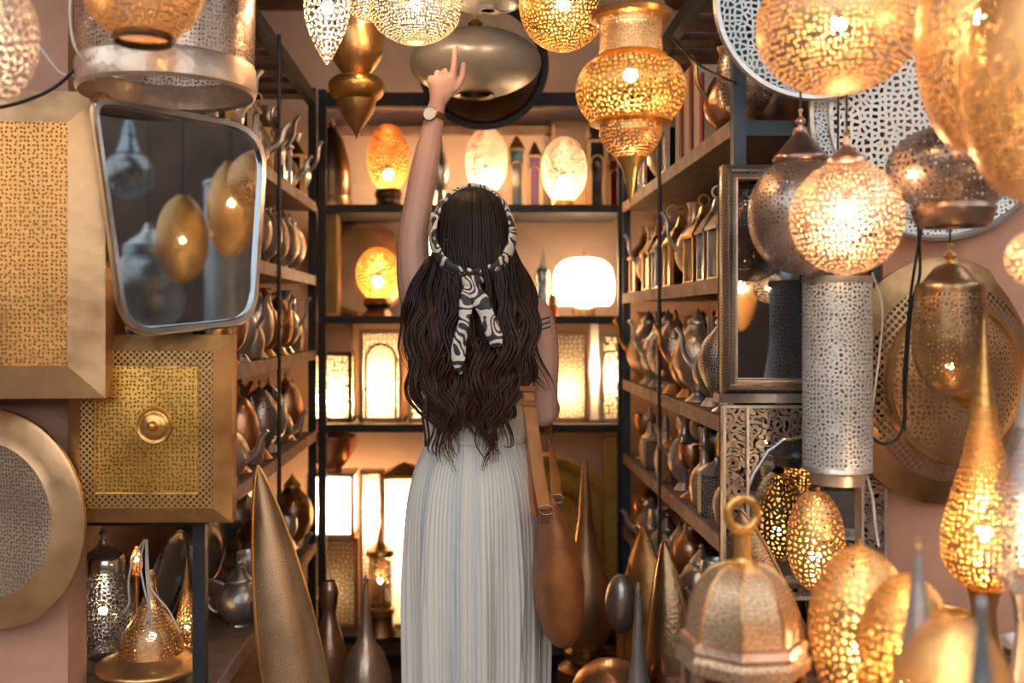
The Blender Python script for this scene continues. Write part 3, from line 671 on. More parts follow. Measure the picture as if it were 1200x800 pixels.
for q in range(8):
    a0, a1 = ph+2*PI*q/8, ph+2*PI*(q+1)/8; R0 = 66*k; z0, z1 = 14*k, (yb-780)*k
    p0, p1 = Vector((R0*math.cos(a0), R0*math.sin(a0), 0)), Vector((R0*math.cos(a1), R0*math.sin(a1), 0))
    obj('corner_post', MB().tube([p0+Vector((0, 0, z0)), p0+Vector((0, 0, z1))], 5*k, 6), 'rose', t)
    e0, e1 = p0.lerp(p1, 0.1), p0.lerp(p1, 0.9)
    pane = obj('pane', MB().quad(e0+Vector((0, 0, z0)), e1+Vector((0, 0, z0)), e1+Vector((0, 0, z1)), e0+Vector((0, 0, z1))), 'red_glass', t, False)
    out_ = ((p0+p1)/2).normalized()*0.002
    fr = [e0+out_+Vector((0, 0, z0)), e1+out_+Vector((0, 0, z0)), e1+out_+Vector((0, 0, z1)), e0+out_+Vector((0, 0, z1)), e0+out_+Vector((0, 0, z0))]
    obj('pane_frame', MB().tube(fr, 3*k, 6), 'rose', pane)
obj('base', MB().lathe(PR([(0, yb-14), (66, yb-14), (72, yb-10), (76, yb), (0, yb)]), 8, ph), 'lantern_chased', t, False)

# ------------------------------------------------------------------ tall leaf-shaped dishes leaning on the racks
def leaf_dish(label, top, bot, hw, bulge, face_dir, mat, rim='gold', name='leaf_dish'):
    top, bot = Vector(top), Vector(bot); ax = top-bot; L = ax.length; ax.normalize()
    nrm = Vector(face_dir); nrm = (nrm-ax*nrm.dot(ax)).normalized(); sd = ax.cross(nrm)
    t = thing(name, label, 'dish', bot)
    nv, nu = 40, 14; s = MB(); G = []
    for j in range(nv+1):
        v = j/nv; w_ = hw*max(math.sin(PI*v), 0)**0.75
        row = []
        for i in range(nu+1):
            u = -1+2*i/nu
            p = ax*(L*v)+sd*(w_*u)+nrm*(bulge*math.sin(PI*v)**0.8*(1-abs(u)**2.2) if 0 < v < 1 else 0)
            row.append(len(s.v)); s.v.append(tuple(p))
        G.append(row)
    for j in range(nv):
        for i in range(nu):
            q = [G[j][i], G[j][i+1], G[j+1][i+1], G[j+1][i]]; s.face(q, [(hw*(-1+2*(i+(e in (1, 2)))/nu), L*(j+(e > 1))/nv) for e in range(4)])
    obj('shell', s, mat, t, True)
    pts = [s.v[G[j][0]] for j in range(nv+1)]+[s.v[G[j][nu]] for j in range(nv, -1, -1)]
    obj('rim', MB().tube(pts, 0.0035, 6), rim, t)
    return t
leaf_dish('tall brass leaf-shaped dish leaning beside the niche with bell lamp', P(302, 545, 2.25), (-0.28, 2.16, 0.0), 0.072, 0.04, (0.5, -1, 0), 'bronze_chased')
leaf_dish('dark pierced leaf-shaped dish leaning behind the octagonal lantern', P(868, 596, 1.985), (0.735, 1.93, 0.0), 0.10, 0.05, (-0.7, -1, 0), 'bronze_net', 'bronze')
leaf_dish('dark bronze leaf-shaped dish standing by the rack foot', P(778, 632, 2.55), (0.525, 2.46, 0.0), 0.085, 0.06, (-1, -0.7, 0), 'bronze', 'gold')
leaf_dish('golden brown leaf-shaped dish behind the dark bronze leaf dish', P(752, 618, 2.95), (0.49, 2.8, 0.0), 0.10, 0.05, (-1, -0.8, 0), 'old_brass', 'gold')

# ------------------------------------------------------------------ lamps and vessels on the shop floor
fl = lambda d: CY+CZ*F/d
d = 2.9
lamp('bottle_vase', 'vase', 'silver long-necked bottle vase on floor beside the pale dress', 429, d,
     [('body', sm([(3, 682), (4, 700), (6, 725), (10, 748), (22, 768), (29, 788), (30, 802), (24, 824), (12, 844), (10, 852)]), 'warm_silver'), ('foot', sm([(10, 851), (16, 880), (26, fl(d)-4), (26, fl(d))]), 'warm_silver'), ('stopper', finial(672, 684, 4), 'silver')])
d = 3.2
lamp('bottle_vase', 'vase', 'copper tinted pear-shaped vase behind the silver bottle vase', 386, d,
     [('body', sm([(7, 680), (11, 690), (10, 705), (8, 720), (15, 745), (20, 768), (18, 790), (10, 806)]), 'rose'), ('foot', sm([(10, 805), (14, 840), (18, fl(d))]), 'rose')])
d = 3.0
lamp('floor_lamp', 'lamp', 'tall ribbed bronze floor vase behind the brown leather bag', 686, d,
     [('neck', sm([(3, 540), (6, 570), (9, 610), (15, 645)]), 'bronze_chased'), ('body', sm([(15, 644), (26, 675), (33, 705), (32, 730), (24, 750), (18, 758)]), 'bronze_chased'), ('ring', [(18, 757), (25, 762), (25, 770), (19, 775)], 'bronze'),
      ('lower_ring', [(20, 774), (32, 782), (34, 796), (28, 806)], 'bronze'), ('foot', sm([(28, 805), (30, 840), (40, fl(d))]), 'bronze')])
d = 2.68
lamp('dome_lamp', 'lamp', 'dark silver egg-shaped lamp on stand by ribbed bronze vase', 728, d,
     [('shell', ell(672, 742, 19, 0.04, 0.92, 16), 'pewter'), ('stem', sm([(7, 740), (5, 760), (6, 820), (18, fl(d)-5), (20, fl(d))]), 'brass')])
d = 2.25
lamp('spire_lamp', 'lamp', 'slim dark pewter spire lamp near the copper dome', 748, d,
     [('spire', sm([(2, 682), (4, 700), (6, 740), (10, 780), (15, 810)]), 'pewter'), ('shell', sm([(15, 809), (30, 860), (38, 910), (30, 950), (16, 970)]), 'blue_net'), ('foot', foot(969, fl(d), 16, 34), 'pewter')])
d = 2.45
lamp('dome_lamp', 'lamp', 'copper dome-topped lamp on floor below the dark silver egg', 716, d,
     [('shell', sm([(0, 772), (24, 778), (42, 795), (48, 825), (40, 860), (22, 880)]), 'copper'), ('foot', foot(879, fl(d), 20, 36), 'copper')])
d = 2.62
lamp('bottle_vase', 'vase', 'silver domed vase standing near the leaf dish by niche', 352, d,
     [('body', sm([(6, 720), (10, 740), (14, 770), (24, 805), (26, 840), (16, 880)]), 'warm_silver'), ('foot', foot(879, fl(d), 14, 26), 'silver')])

# lamps in the niche of the dark rack
d = 2.3; sy = CY+(CZ-0.53)*F/d
lamp('egg_lamp', 'lamp', 'blue silver pierced egg lamp with bright collar in the niche', 121, d,
     [('shell', sm([(24, 666), (32, 690), (35, 715), (30, 745), (20, 765)]), 'blue_net'), ('collar', [(22, 650), (24, 653), (24, 664), (24, 667)], 'chrome'), ('shoulder', sm([(5, 632), (8, 640), (16, 646), (22, 650)]), 'pewter'), ('finial', finial(610, 634, 5), 'pewter'), ('foot', [(20, 764), (16, 770), (22, sy)], 'pewter')], (715, 5, 'bulb_low'))
d = 2.2; sy = CY+(CZ-0.53)*F/d
t = lamp('bell_lamp', 'lamp', 'bronze bell-shaped lamp with flanged rim and white wires', 177, d,
     [('shell', sm([(5, 684), (9, 700), (16, 716), (30, 738), (38, 764)]), 'bronze_net'), ('neck', [(3, 668), (5, 672), (4, 678), (6, 684)], 'brass'), ('flange', sm([(38, 763), (46, 768), (60, 774), (62, 779), (54, 784), (36, 787), (22, 789)]), 'brass'), ('foot', [(22, 788), (20, 792), (24, sy), (0, sy)], 'brass')], (745, 6, 'bulb'))
kk = d/F
for pts in ([(1, 626), (-8, 645), (-14, 670), (-16, 698), (-26, 712)], [(2, 626), (-1, 650), (4, 680), (6, 705), (-4, 735), (-6, 745)], [(4, 626), (8, 655), (12, 680), (28, 705), (40, 735)], [(3, 626), (6, 660), (9, 690), (8, 715), (2, 738)]):
    obj('wire', MB().tube(crom([(x*kk, -0.05-0.02*math.sin(i), (sy-y)*kk) for i, (x, y) in enumerate(pts)], 4), 0.0022, 6), 'white_wire', t)
d = 2.42; sy = CY+(CZ-0.53)*F/d
lamp('spire_lamp', 'lamp', 'slim bronze pierced spire lamp behind the bell lamp', 219, d,
     [('spire', sm([(0, 652), (3, 675), (5, 690)]), 'brass'), ('shell', sm([(5, 689), (10, 715), (15, 740), (12, 758), (8, 762)]), 'bronze_leaf'), ('foot', [(8, 761), (14, sy), (0, sy)], 'bronze')], (735, 3, 'bulb'))
lamp('spire_lamp', 'lamp', 'small amber lamp deep in the niche behind blue silver egg', 160, 2.55,
     [('shell', sm([(2, 640), (6, 652), (7, 664), (4, 676)]), 'gold_fine'), ('stem', [(4, 675), (3, 700), (10, CY+(CZ-0.53)*F/2.55)], 'brass')], (655, 3, 'bulb'))

# ------------------------------------------------------------------ glowing things on the back shelves
d = 3.72
yA, yB, yC, yD = [CY+(CZ-z)*F/d for z in (1.746, 1.345, 0.954, 0.19)]
lamp('bell_lantern', 'lantern', 'dark bell-shaped lantern at the end of upper back shelf', 388, d, [('shell', sm([(6, 150), (14, 165), (21, 190), (23, 215), (23, 232)]), 'dark_bronze'), ('base', [(23, 231), (25, yA-6), (25, yA), (0, yA)], 'bronze'), ('finial', finial(138, 151, 5), 'bronze')])
lamp('egg_lamp', 'lamp', 'amber gold egg lamp on dark round base, upper back shelf', 455, d, [('shell', ell(145, 226, 25, 0.02, 0.94, 20), 'egg_gold'), ('base', sm([(14, 222), (16, 228), (14, 236), (18, yA)]), 'dark_bronze')], (204, 6, 'bulb_high'))
lamp('bottle_vase', 'vase', 'silver slim vase between amber and pale pink egg lamps', 516, d, [('body', sm([(3, 165), (5, 178), (10, 195), (9, 215), (5, 224)]), 'silver'), ('foot', [(5, 223), (10, yA-2), (11, yA), (0, yA)], 'silver')])
lamp('egg_lamp', 'lamp', 'pale pink glowing egg lamp on upper back shelf', 570, d, [('shell', ell(149, 228, 25, 0.02, 0.94, 20), 'egg_pink'), ('base', sm([(12, 225), (14, 231), (11, 237), (16, yA)]), 'brass')], (204, 6, 'bulb_high'))
lamp('egg_lamp', 'lamp', 'peach glowing egg lamp before brass box lantern, upper back shelf', 661, 3.66, [('shell', ell(160, 238, 27, 0.02, 0.95, 20), 'egg_pink'), ('base', sm([(10, 235), (12, 239), (14, CY+(CZ-1.746)*F/3.66)]), 'brass')], (212, 6, 'bulb_high'))
lamp('globe_lamp', 'lamp', 'amber gold globe lamp on dark base, middle back shelf', 443, d, [('shell', ell(289, 352, 26, 0.02, 0.93, 20), 'egg_gold'), ('base', sm([(14, 349), (17, 356), (13, 362), (20, yB)]), 'dark_bronze')], (330, 6, 'bulb_high'))
lamp('bottle_vase', 'vase', 'teal silver bottle with pointed stopper beside blazing white lamp', 636, d, [('body', sm([(4, 312), (9, 320), (9, 345), (11, yB)]), 'blue_silver'), ('stopper', sm([(0, 290), (2, 300), (4, 312)]), 'pewter'), ('bottom', [(11, yB), (0, yB)], 'pewter')])
lamp('dome_lamp', 'lamp', 'blazing white dome-shade lamp on middle back shelf', 684, d, [('shade', sm([(0, 302), (20, 304), (32, 314), (36, 335), (34, 352), (30, 358)]), 'white_shade'), ('finial', finial(290, 303, 3), 'brass'), ('base', [(4, 350), (4, 358), (13, 361), (14, yB), (0, yB)], 'bronze')], (330, 9, 'bulb_bright'))
lamp('small_jar', 'jar', 'amber glass jar beside the teal silver bottle', 648, 3.66, [('body', sm([(0, 375), (5, 375), (5, 352), (3, 346), (0, 345)]), 'amber_glass')])
lamp('dome_lamp', 'lamp', 'white frosted lamp glowing behind the raised arm', 507, 3.8, [('shade', sm([(0, 268), (14, 272), (20, 292), (19, 322), (14, 338)]), 'white_shade'), ('base', [(5, 336), (5, 350), (13, 366), (13, CY+(CZ-1.345)*F/3.8)], 'brass')], (305, 6, 'bulb_bright'))
disc('copper_plate', 'plate', 'dull copper plate leaning on back wall behind amber globe', 428, 316, 3.9,
     [('rim', [(54, -2), (55, 2), (50, 3)], 'copper'), ('face', sm([(50, 3), (30, 0), (0, -1)]), 'dark_bronze')])
t = disc('gold_plate', 'plate', 'big ringed gold plate standing on the lowest back shelf', 632, 632, 3.66,
     [('rim', [(102, -2), (103, 3), (98, 5), (92, 2)], 'satin_gold'), ('outer_ring', sm([(92, 2), (84, -5), (74, -6), (66, 0)]), 'ochre'), ('bead', sm([(66, 0), (63, 4), (59, 0)]), 'gold'), ('inner_face', sm([(59, 0), (40, -4), (20, -5), (0, -5)]), 'satin_gold')])

def box_lantern(name, label, x0, y0, x1, y1, d, panelm, framem='brass', dep=None, bulb=None, roof=0, arch=False, group=None, bulbm='bulb_bright', rz=0):
    k = d/F; w, h = (x1-x0)*k/2, (y1-y0)*k; dp = (dep or w*2*0.8)/2
    t = thing(name, label, 'lantern', P((x0+x1)/2, y1, d)+Vector((0, dp*0.6, 0)), (0, 0, rz), group)
    b = min(0.007, w*0.16)
    for sx in (-1, 1):
        for sy_ in (-1, 1): obj('corner_post', MB().box(sx*w-b, sx*w+b, sy_*dp-b, sy_*dp+b, 0, h), framem, t)
    for nm, z in (('bottom_frame', 0), ('top_frame', h-2*b)):
        obj(nm, MB().box(-w, w, -dp-b, -dp+b, z, z+2*b).box(-w, w, dp-b, dp+b, z, z+2*b).box(-w-b, -w+b, -dp, dp, z, z+2*b).box(w-b, w+b, -dp, dp, z, z+2*b), framem, t)
    obj('floor_plate', MB().box(-w, w, -dp, dp, 0.0005, 0.004), framem, t)
    for (a, c) in (((-w, -dp), (w, -dp)), ((w, -dp), (w, dp)), ((w, dp), (-w, dp)), ((-w, dp), (-w, -dp))):
        obj('panel', MB().quad((*a, b), (*c, b), (*c, h-b), (*a, h-b)), panelm, t, False)
    if arch:
        pts = [(-w*0.75, -dp-b*0.8, b*2), (-w*0.75, -dp-b*0.8, h*0.68)]+[(-w*0.75*math.cos(PI*q/12), -dp-b*0.8, h*0.68+w*0.75*math.sin(PI*q/12)) for q in range(1, 12)]+[(w*0.75, -dp-b*0.8, h*0.68), (w*0.75, -dp-b*0.8, b*2)]
        obj('arch_moulding', MB().tube(pts, b*0.8, 6), framem, t)
    if roof:
        rh = roof*k
        obj('roof', MB().lathe([(w*1.5, h), (w*1.45, h+0.003), (w*0.4, h+rh*0.75), (w*0.25, h+rh*0.8), (0, h+rh)], 4, PI/4), framem, t, False)
    else: obj('lid', MB().box(-w, w, -dp, dp, h-0.004, h-0.0005), framem, t)
    if bulb: obj('bulb', MB().ball((0, 0, h*bulb[0]), bulb[1]*k, 12, 8), bulbm, t, True)
    return t
box_lantern('box_lantern', 'lit rectangular lantern with speckled panes by the back post', 367, 412, 411, yC, d, 'parchment_dots', 'dark_bronze', bulb=(0.3, 8), bulbm='bulb_high')
o = obj('white_carton', MB().box(-22*d/F, 22*d/F, -0.05, 0.05, 0, 36*d/F), 'white_shade'); o.location = P(389, 411.5, d)+Vector((0, 0.03, 0)); tag(o, 'plain cream carton on top of the lit speckled lantern', 'box')
box_lantern('arch_lantern', 'lit box lantern with arched copper moulding, third back shelf', 424, 386, 470, yC, d, 'parchment_net', 'copper', bulb=(0.36, 8), arch=True, bulbm='bulb_high')
box_lantern('box_lantern', 'lit speckled box lantern half hidden by the pale dress', 481, 400, 520, yC, d, 'parchment_dots', 'brass', bulb=(0.35, 8), bulbm='bulb_high')
box_lantern('box_lantern', 'copper framed lit lantern behind the woman’s bent elbow'.replace('’', "'"), 640, 388, 686, yC, d, 'parchment_net', 'copper', bulb=(0.34, 6), bulbm='bulb')
box_lantern('column_lamp', 'slim blazing white column lamp on third back shelf', 691, 376, 702, yC, d, 'white_shade', 'rose', bulb=(0.5, 4))
box_lantern('box_lantern', 'lit narrow lantern between white column and steel post', 705, 390, 727, yC, d, 'parchment_dots', 'silver', bulb=(0.5, 6), bulbm='bulb_high')
# lowest back shelf
box_lantern('box_lantern', 'tan pierced square lantern standing on lowest back shelf', 364, 628, 419, yD, d, 'parchment_net', 'copper', bulb=(0.4, 3), bulbm='bulb_low')
box_lantern('box_lantern', 'blazing lit box lantern stacked on the tan square lantern', 363, 553, 414, 628, d, 'parchment', 'rose', bulb=(0.5, 9))
lamp('footed_bowl', 'bowl', 'wide copper bowl on top of the blazing box lantern', 389, 3.76, [('bowl', sm([(0, 548), (12, 547), (24, 532), (29, 512), (27, 512), (20, 532), (0, 543)]), 'copper'), ('foot', [(10, 547), (12, 551), (0, 551)], 'copper')])
box_lantern('box_lantern', 'amber lit narrow tall lantern behind the brass tower lantern', 424, 551, 447, yD, 3.76, 'parchment_net', 'copper', bulb=(0.72, 6))
box_lantern('box_lantern', 'blazing lit tall lantern beside the pale dress', 450, 556, 496, yD, 3.74, 'parchment', 'brass', bulb=(0.72, 10), roof=14)
d2 = 3.63; yt = CY+(CZ-0.19)*F/d2
lamp('tower_lantern', 'lantern', 'round brass tower lantern with pointed dome, lowest back shelf', 446, d2, [('shell', [(14, 650), (14, 670), (14, 710)], 'bronze_leaf'), ('dome', sm([(0, 604), (2, 618), (4, 632), (10, 640), (15, 644)]), 'copper'), ('upper_ring', [(15, 643), (17, 646), (17, 650), (14, 651)], 'brass'), ('lower_ring', [(14, 709), (17, 712), (17, 718), (15, 720)], 'brass'), ('base', [(15, 719), (15, 730), (20, yt), (0, yt)], 'bronze')], (680, 4, 'bulb_low'))
box_lantern('column_lamp', 'tall narrow ochre lamp beside the ringed gold plate', 708, 512, 724, yD, 3.64, 'ochre', 'gold')
box_lantern('column_lamp', 'tall yellow brass column lamp by the amber globe', 376, 238, 396, yB, 3.64, 'ochre', 'gold')
def glass_lantern(label, x0, y0, x1, glass):
    t = box_lantern('glass_lantern', label, x0, y0+14, x1, yA, 3.74, glass, 'brass', roof=18, arch=True)
    return t
glass_lantern('brass house lantern with teal glass beside pale pink egg', 597, 160, 614, 'teal_glass')
glass_lantern('brass house lantern with purple glass behind peach egg lamp', 619, 168, 634, 'purple_glass')
glass_lantern('brass house lantern with dark panes between peach egg and post', 690, 150, 709, 'dark_glass')
glass_lantern('small brass house lantern with red glass near the shelf post', 713, 172, 727, 'red_glass')
box_lantern('box_lantern', 'large dark brass box lantern behind the peach egg lamp', 648, 142, 688, yA, 3.86, 'bronze_chased', 'brass')

# ------------------------------------------------------------------ metalware standing in rows on the two side racks
def proto_teapot(body, lid):
    t = thing('teapot', '-', 'teapot')
    obj('body', MB().lathe(sm([(0, 0), (0.028, 0), (0.03, 0.008), (0.05, 0.03), (0.056, 0.06), (0.045, 0.09), (0.03, 0.105)]), 20), body, t)
    l = obj('lid', MB().lathe(sm([(0.031, 0.104), (0.03, 0.112), (0.016, 0.13), (0.006, 0.145)]), 16), body, t)
    obj('knob', MB().ball((0, 0, 0.15), 0.008, 8, 6), lid, l)
    obj('spout', MB().tube(crom([(-0.045, 0, 0.045), (-0.075, 0, 0.065), (-0.085, 0, 0.095), (-0.10, 0, 0.112)], 4), [0.014, 0.013, 0.012, 0.011, 0.010, 0.009, 0.008, 0.008, 0.007, 0.007, 0.006, 0.006, 0.005], 8), body, t)
    obj('handle', MB().tube(crom([(0.038, 0, 0.095), (0.075, 0, 0.105), (0.092, 0, 0.07), (0.07, 0, 0.035), (0.048, 0, 0.028)], 4), 0.005, 8), body, t)
    return t
def proto_house(frame, roof):
    t = thing('house_lantern', '-', 'lantern')
    w, h = 0.036, 0.115
    obj('base', MB().box(-w-0.006, w+0.006, -w-0.006, w+0.006, 0, 0.01), frame, t)
    for sx in (-1, 1):
        for sy in (-1, 1): obj('post', MB().box(sx*w-0.005, sx*w+0.005, sy*w-0.005, sy*w+0.005, 0.01, h), frame, t)
    for q in range(4):
        a = q*PI/2; c, s_ = math.cos(a), math.sin(a); R_ = lambda x, y: (c*x-s_*y, s_*x+c*y)
        obj('pane', MB().quad((*R_(-w, -w), 0.01), (*R_(w, -w), 0.01), (*R_(w, -w), h), (*R_(-w, -w), h)), 'dark_glass', t, False)
    obj('eave', MB().box(-w-0.01, w+0.01, -w-0.01, w+0.01, h, h+0.008), frame, t)
    r = obj('roof', MB().lathe([(0.062, h+0.008), (0.045, h+0.03), (0.022, h+0.055), (0.016, h+0.065), (0.012, h+0.08), (0, h+0.085)], 4, PI/4), roof, t, False)
    obj('ring', MB().tube([(0.014*math.cos(q*PI/6), 0, h+0.096+0.014*math.sin(q*PI/6)) for q in range(13)], 0.0028, 6), roof, r)
    return t
def proto_lathe(name, cat, parts, seg=22):
    t = thing(name, '-', cat)
    for pn, prof, mat in parts: obj(pn, MB().lathe(sm(prof, 4) if len(prof) > 3 else prof, seg), mat, t)
    return t
def proto_urn(mat, m2):
    return proto_lathe('urn', 'urn', [('body', [(0.018, 0.03), (0.05, 0.06), (0.066, 0.11), (0.058, 0.16), (0.03, 0.195), (0.022, 0.21)], mat), ('foot', [(0, 0), (0.034, 0), (0.03, 0.008), (0.016, 0.02), (0.018, 0.031)], m2), ('lid', [(0.028, 0.208), (0.026, 0.216), (0.012, 0.232), (0.004, 0.245), (0, 0.255)], m2)])
def proto_vase(mat, m2):
    t = proto_lathe('ewer', 'ewer', [('body', [(0.016, 0.022), (0.04, 0.05), (0.05, 0.085), (0.04, 0.125), (0.018, 0.16), (0.013, 0.19), (0.02, 0.215)], mat), ('foot', [(0, 0), (0.03, 0), (0.026, 0.008), (0.015, 0.023)], m2)])
    obj('handle', MB().tube(crom([(0.016, 0, 0.205), (0.055, 0, 0.2), (0.062, 0, 0.15), (0.042, 0, 0.11)], 4), 0.0045, 8), m2, t)
    obj('spout', MB().tube(crom([(-0.044, 0, 0.09), (-0.07, 0, 0.13), (-0.075, 0, 0.17), (-0.088, 0, 0.19)], 4), 0.006, 8), m2, t)
    return t
def proto_egg(mat, m2):
    return proto_lathe('egg_lamp', 'lamp', [('shell', [(0.018, 0.028), (0.045, 0.055), (0.055, 0.10), (0.048, 0.15), (0.028, 0.185), (0.008, 0.2)], mat), ('foot', [(0, 0), (0.036, 0), (0.03, 0.01), (0.016, 0.029)], m2), ('finial', [(0.009, 0.199), (0.004, 0.21), (0.007, 0.218), (0, 0.23)], m2)])
def proto_bottle(mat, m2):
    return proto_lathe('perfume_bottle', 'bottle', [('body', [(0, 0), (0.026, 0), (0.032, 0.02), (0.036, 0.05), (0.028, 0.08), (0.012, 0.10), (0.009, 0.13)], mat), ('collar', [(0.009, 0.129), (0.014, 0.134), (0.009, 0.139)], m2), ('stopper', [(0.008, 0.138), (0.01, 0.15), (0.005, 0.17), (0, 0.185)], m2)])
def proto_box(mat, m2):
    t = thing('trinket_box', '-', 'box')
    obj('body', MB().lathe([(0, 0), (0.04, 0), (0.042, 0.008), (0.042, 0.085), (0.038, 0.09)], 8, PI/8), mat, t, False)
    l = obj('lid', MB().lathe([(0.044, 0.09), (0.044, 0.098), (0.02, 0.112), (0.005, 0.116)], 8, PI/8), m2, t, False)
    obj('knob', MB().ball((0, 0, 0.12), 0.007, 8, 6), m2, l); return t
def proto_goblet(mat, m2):
    return proto_lathe('goblet', 'goblet', [('bowl', [(0.008, 0.07), (0.026, 0.085), (0.034, 0.11), (0.032, 0.135), (0.029, 0.135), (0.02, 0.09), (0, 0.08)], mat), ('stem', [(0, 0), (0.03, 0), (0.024, 0.006), (0.007, 0.02), (0.008, 0.04), (0.006, 0.055), (0.009, 0.071)], m2)])
def proto_tray(mat, m2):
    t = thing('round_tray', '-', 'tray')
    mb = MB().lathe([(0, 0), (0.075, 0.0), (0.088, 0.006), (0.094, 0.013), (0.09, 0.013), (0.075, 0.005), (0, 0.004)], 28).xf(Matrix.Translation((0, 0, 0.094)) @ Matrix.Rotation(PI/2-0.22, 4, 'Y'))
    obj('dish', mb, mat, t)
    obj('rim', MB().tube([(0.012, 0.093*math.cos(q*PI/12), 0.094+0.093*math.sin(q*PI/12)) for q in range(25)], 0.003, 6).xf(Matrix.Rotation(-0.12, 4, 'Y')), m2, t)
    return t
KINDS = {
 'teapot':  (proto_teapot,  'teapot with curved spout', 0.205),
 'house':   (proto_house,   'house lantern with dark panes', 0.2),
 'urn':     (proto_urn,     'round-bellied lidded urn', 0.25),
 'ewer':    (proto_vase,    'slender ewer with handle', 0.215),
 'egg':     (proto_egg,     'egg-shaped lamp on a foot', 0.23),
 'bottle':  (proto_bottle,  'stoppered perfume bottle', 0.185),
 'box':     (proto_box,     'octagonal lidded trinket box', 0.125),
 'goblet':  (proto_goblet,  'stemmed goblet', 0.135),
 'tray':    (proto_tray,    'round tray standing on edge', 0.19)}
FIN = {'silver': ('silver', 'pewter', 'silver'), 'warm': ('warm_silver', 'silver', 'rosy silver'), 'brass': ('brass', 'gold', 'brass'), 'copper': ('copper', 'brass', 'copper'),
       'pewter': ('pewter', 'silver', 'dark pewter'), 'chased': ('silver_chased', 'silver', 'engraved silver'), 'bch': ('brass_chased', 'brass', 'engraved brass'),
       'pierced': ('copper_net', 'brass', 'pierced copper'), 'blue': ('blue_silver', 'silver', 'bluish silver'), 'bronze': ('bronze', 'brass', 'dark bronze')}
cache = {}; unused = set()
def ware(kind, fin, x, y, z, rz, sc, where, label_tail=''):
    a, b, word = FIN[fin]
    if kind == 'house': a, b = b, a
    lab = word+' '+KINDS[kind][1]+' on '+where
    key = (kind, fin)
    if key not in cache:
        o = KINDS[kind][0](a, b); cache[key] = o; o.location = (x, y, z); o.rotation_euler = (0, 0, rz); o.scale = (sc, sc, sc)
        o['label'] = lab; o['group'] = 'metalware on '+where
    else: o = copy_tree(cache[key], (x, y, z), rz, sc, lab, 'metalware on '+where)
    return o
ORD = {5: 'topmost shelf', 4: 'second shelf', 3: 'third shelf', 2: 'fourth shelf', 1: 'fifth shelf'}
RANK = ['first', 'second', 'third', 'fourth', 'fifth', 'sixth', 'seventh', 'eighth', 'ninth', 'tenth']
def fill(side, zs, i, front, back, rackname, y0=2.2, y1=3.54, fh=None):
    z = zs[i]; clear = zs[i+1]-z-0.05
    where = ORD[i]+' of '+rackname; made = {}
    rnd = random.Random(side*10+i)
    for row, (x, step) in ((front, (0.602, 0.138)), (back, (0.775, 0.16))):
        y = y0; j = 0
        while row and y < y1:
            kind, fin = row[j % len(row)]; hgt = KINDS[kind][2]
            sc = min(rnd.uniform(1.02, 1.16)*(1.15 if x > 0.7 else 1.0), 0.97*clear/hgt)
            rz = (0 if side > 0 else PI)+rnd.uniform(-0.25, 0.25)
            if kind in ('house', 'box'): rz = rnd.uniform(-0.1, 0.1)
            o = ware(kind, fin, side*(x+rnd.uniform(0, 0.012)), y, z+0.0005, rz, sc, where); made.setdefault(o['label'], []).append(o)
            y += step*(0.9 if kind in ('bottle', 'goblet', 'box', 'house') else ((1.38 if x > 0.7 else 1.12) if kind in ('urn', 'tray') else 1.0)); j += 1
    for lab, L in made.items():                        # several alike on one shelf: count them from the back wall
        if len(L) > 1:
            for q, o in enumerate(sorted(L, key=lambda o: -o.location.y)): o['label'] = lab.split(' on '+ORD[i])[0]+', '+RANK[q]+' from back wall, '+where
RL, RR = 'dark rack', 'blue rack'
fill(-1, ZL, 5, [('teapot', 'silver'), ('house', 'brass'), ('ewer', 'silver'), ('house', 'pewter')], [('urn', 'brass'), ('ewer', 'warm')], RL)
fill(-1, ZL, 4, [('urn', 'warm'), ('urn', 'silver'), ('egg', 'pierced'), ('urn', 'warm')], [('urn', 'blue'), ('egg', 'copper')], RL)
fill(-1, ZL, 3, [('egg', 'warm'), ('ewer', 'brass'), ('egg', 'copper'), ('ewer', 'silver'), ('bottle', 'warm')], [('ewer', 'silver'), ('tray', 'copper')], RL)
fill(-1, ZL, 2, [('egg', 'pierced'), ('egg', 'blue'), ('teapot', 'warm'), ('egg', 'copper'), ('bottle', 'silver')], [('urn', 'silver'), ('ewer', 'copper')], RL)
fill(-1, ZL, 1, [('teapot', 'pewter'), ('goblet', 'silver'), ('urn', 'bronze'), ('bottle', 'warm')], [('tray', 'silver'), ('urn', 'pewter')], RL, 2.62)
fill(1, ZR, 5, [('egg', 'pierced'), ('ewer', 'copper')], [('urn', 'silver'), ('tray', 'brass')], RR, 2.2, 2.42)
fill(1, ZR, 5, [('house', 'warm'), ('bottle', 'silver'), ('ewer', 'warm')], [], RR, 2.88)
fill(1, ZR, 5, [], [('urn', 'warm'), ('tray', 'copper')], RR, 2.6)
for y, h, lab in ((2.52, 0.20, 'cream carton with dark red edge beside pierced copper egg lamp'), (2.64, 0.25, 'taller cream carton with dark red edge on upper blue rack shelf'), (2.76, 0.18, 'low cream carton with dark red edge beside taller carton')):
    c_ = thing('carton', lab, 'box', (0.63, y, ZR[5]))
    obj('box', MB().box(-0.05, 0.06, -0.045, 0.045, 0.0005, h), 'box_card', c_); obj('red_edge', MB().box(-0.052, -0.046, -0.046, -0.018, 0.001, h), 'box_red', c_)
fill(1, ZR, 4, [('house', 'brass'), ('house', 'warm'), ('house', 'silver'), ('house', 'brass'), ('ewer', 'warm')], [('ewer', 'silver'), ('urn', 'warm')], RR)
fill(1, ZR, 3, [('egg', 'pierced'), ('urn', 'chased'), ('ewer', 'pewter'), ('urn', 'warm'), ('ewer', 'brass')], [('urn', 'blue'), ('egg', 'copper')], RR)
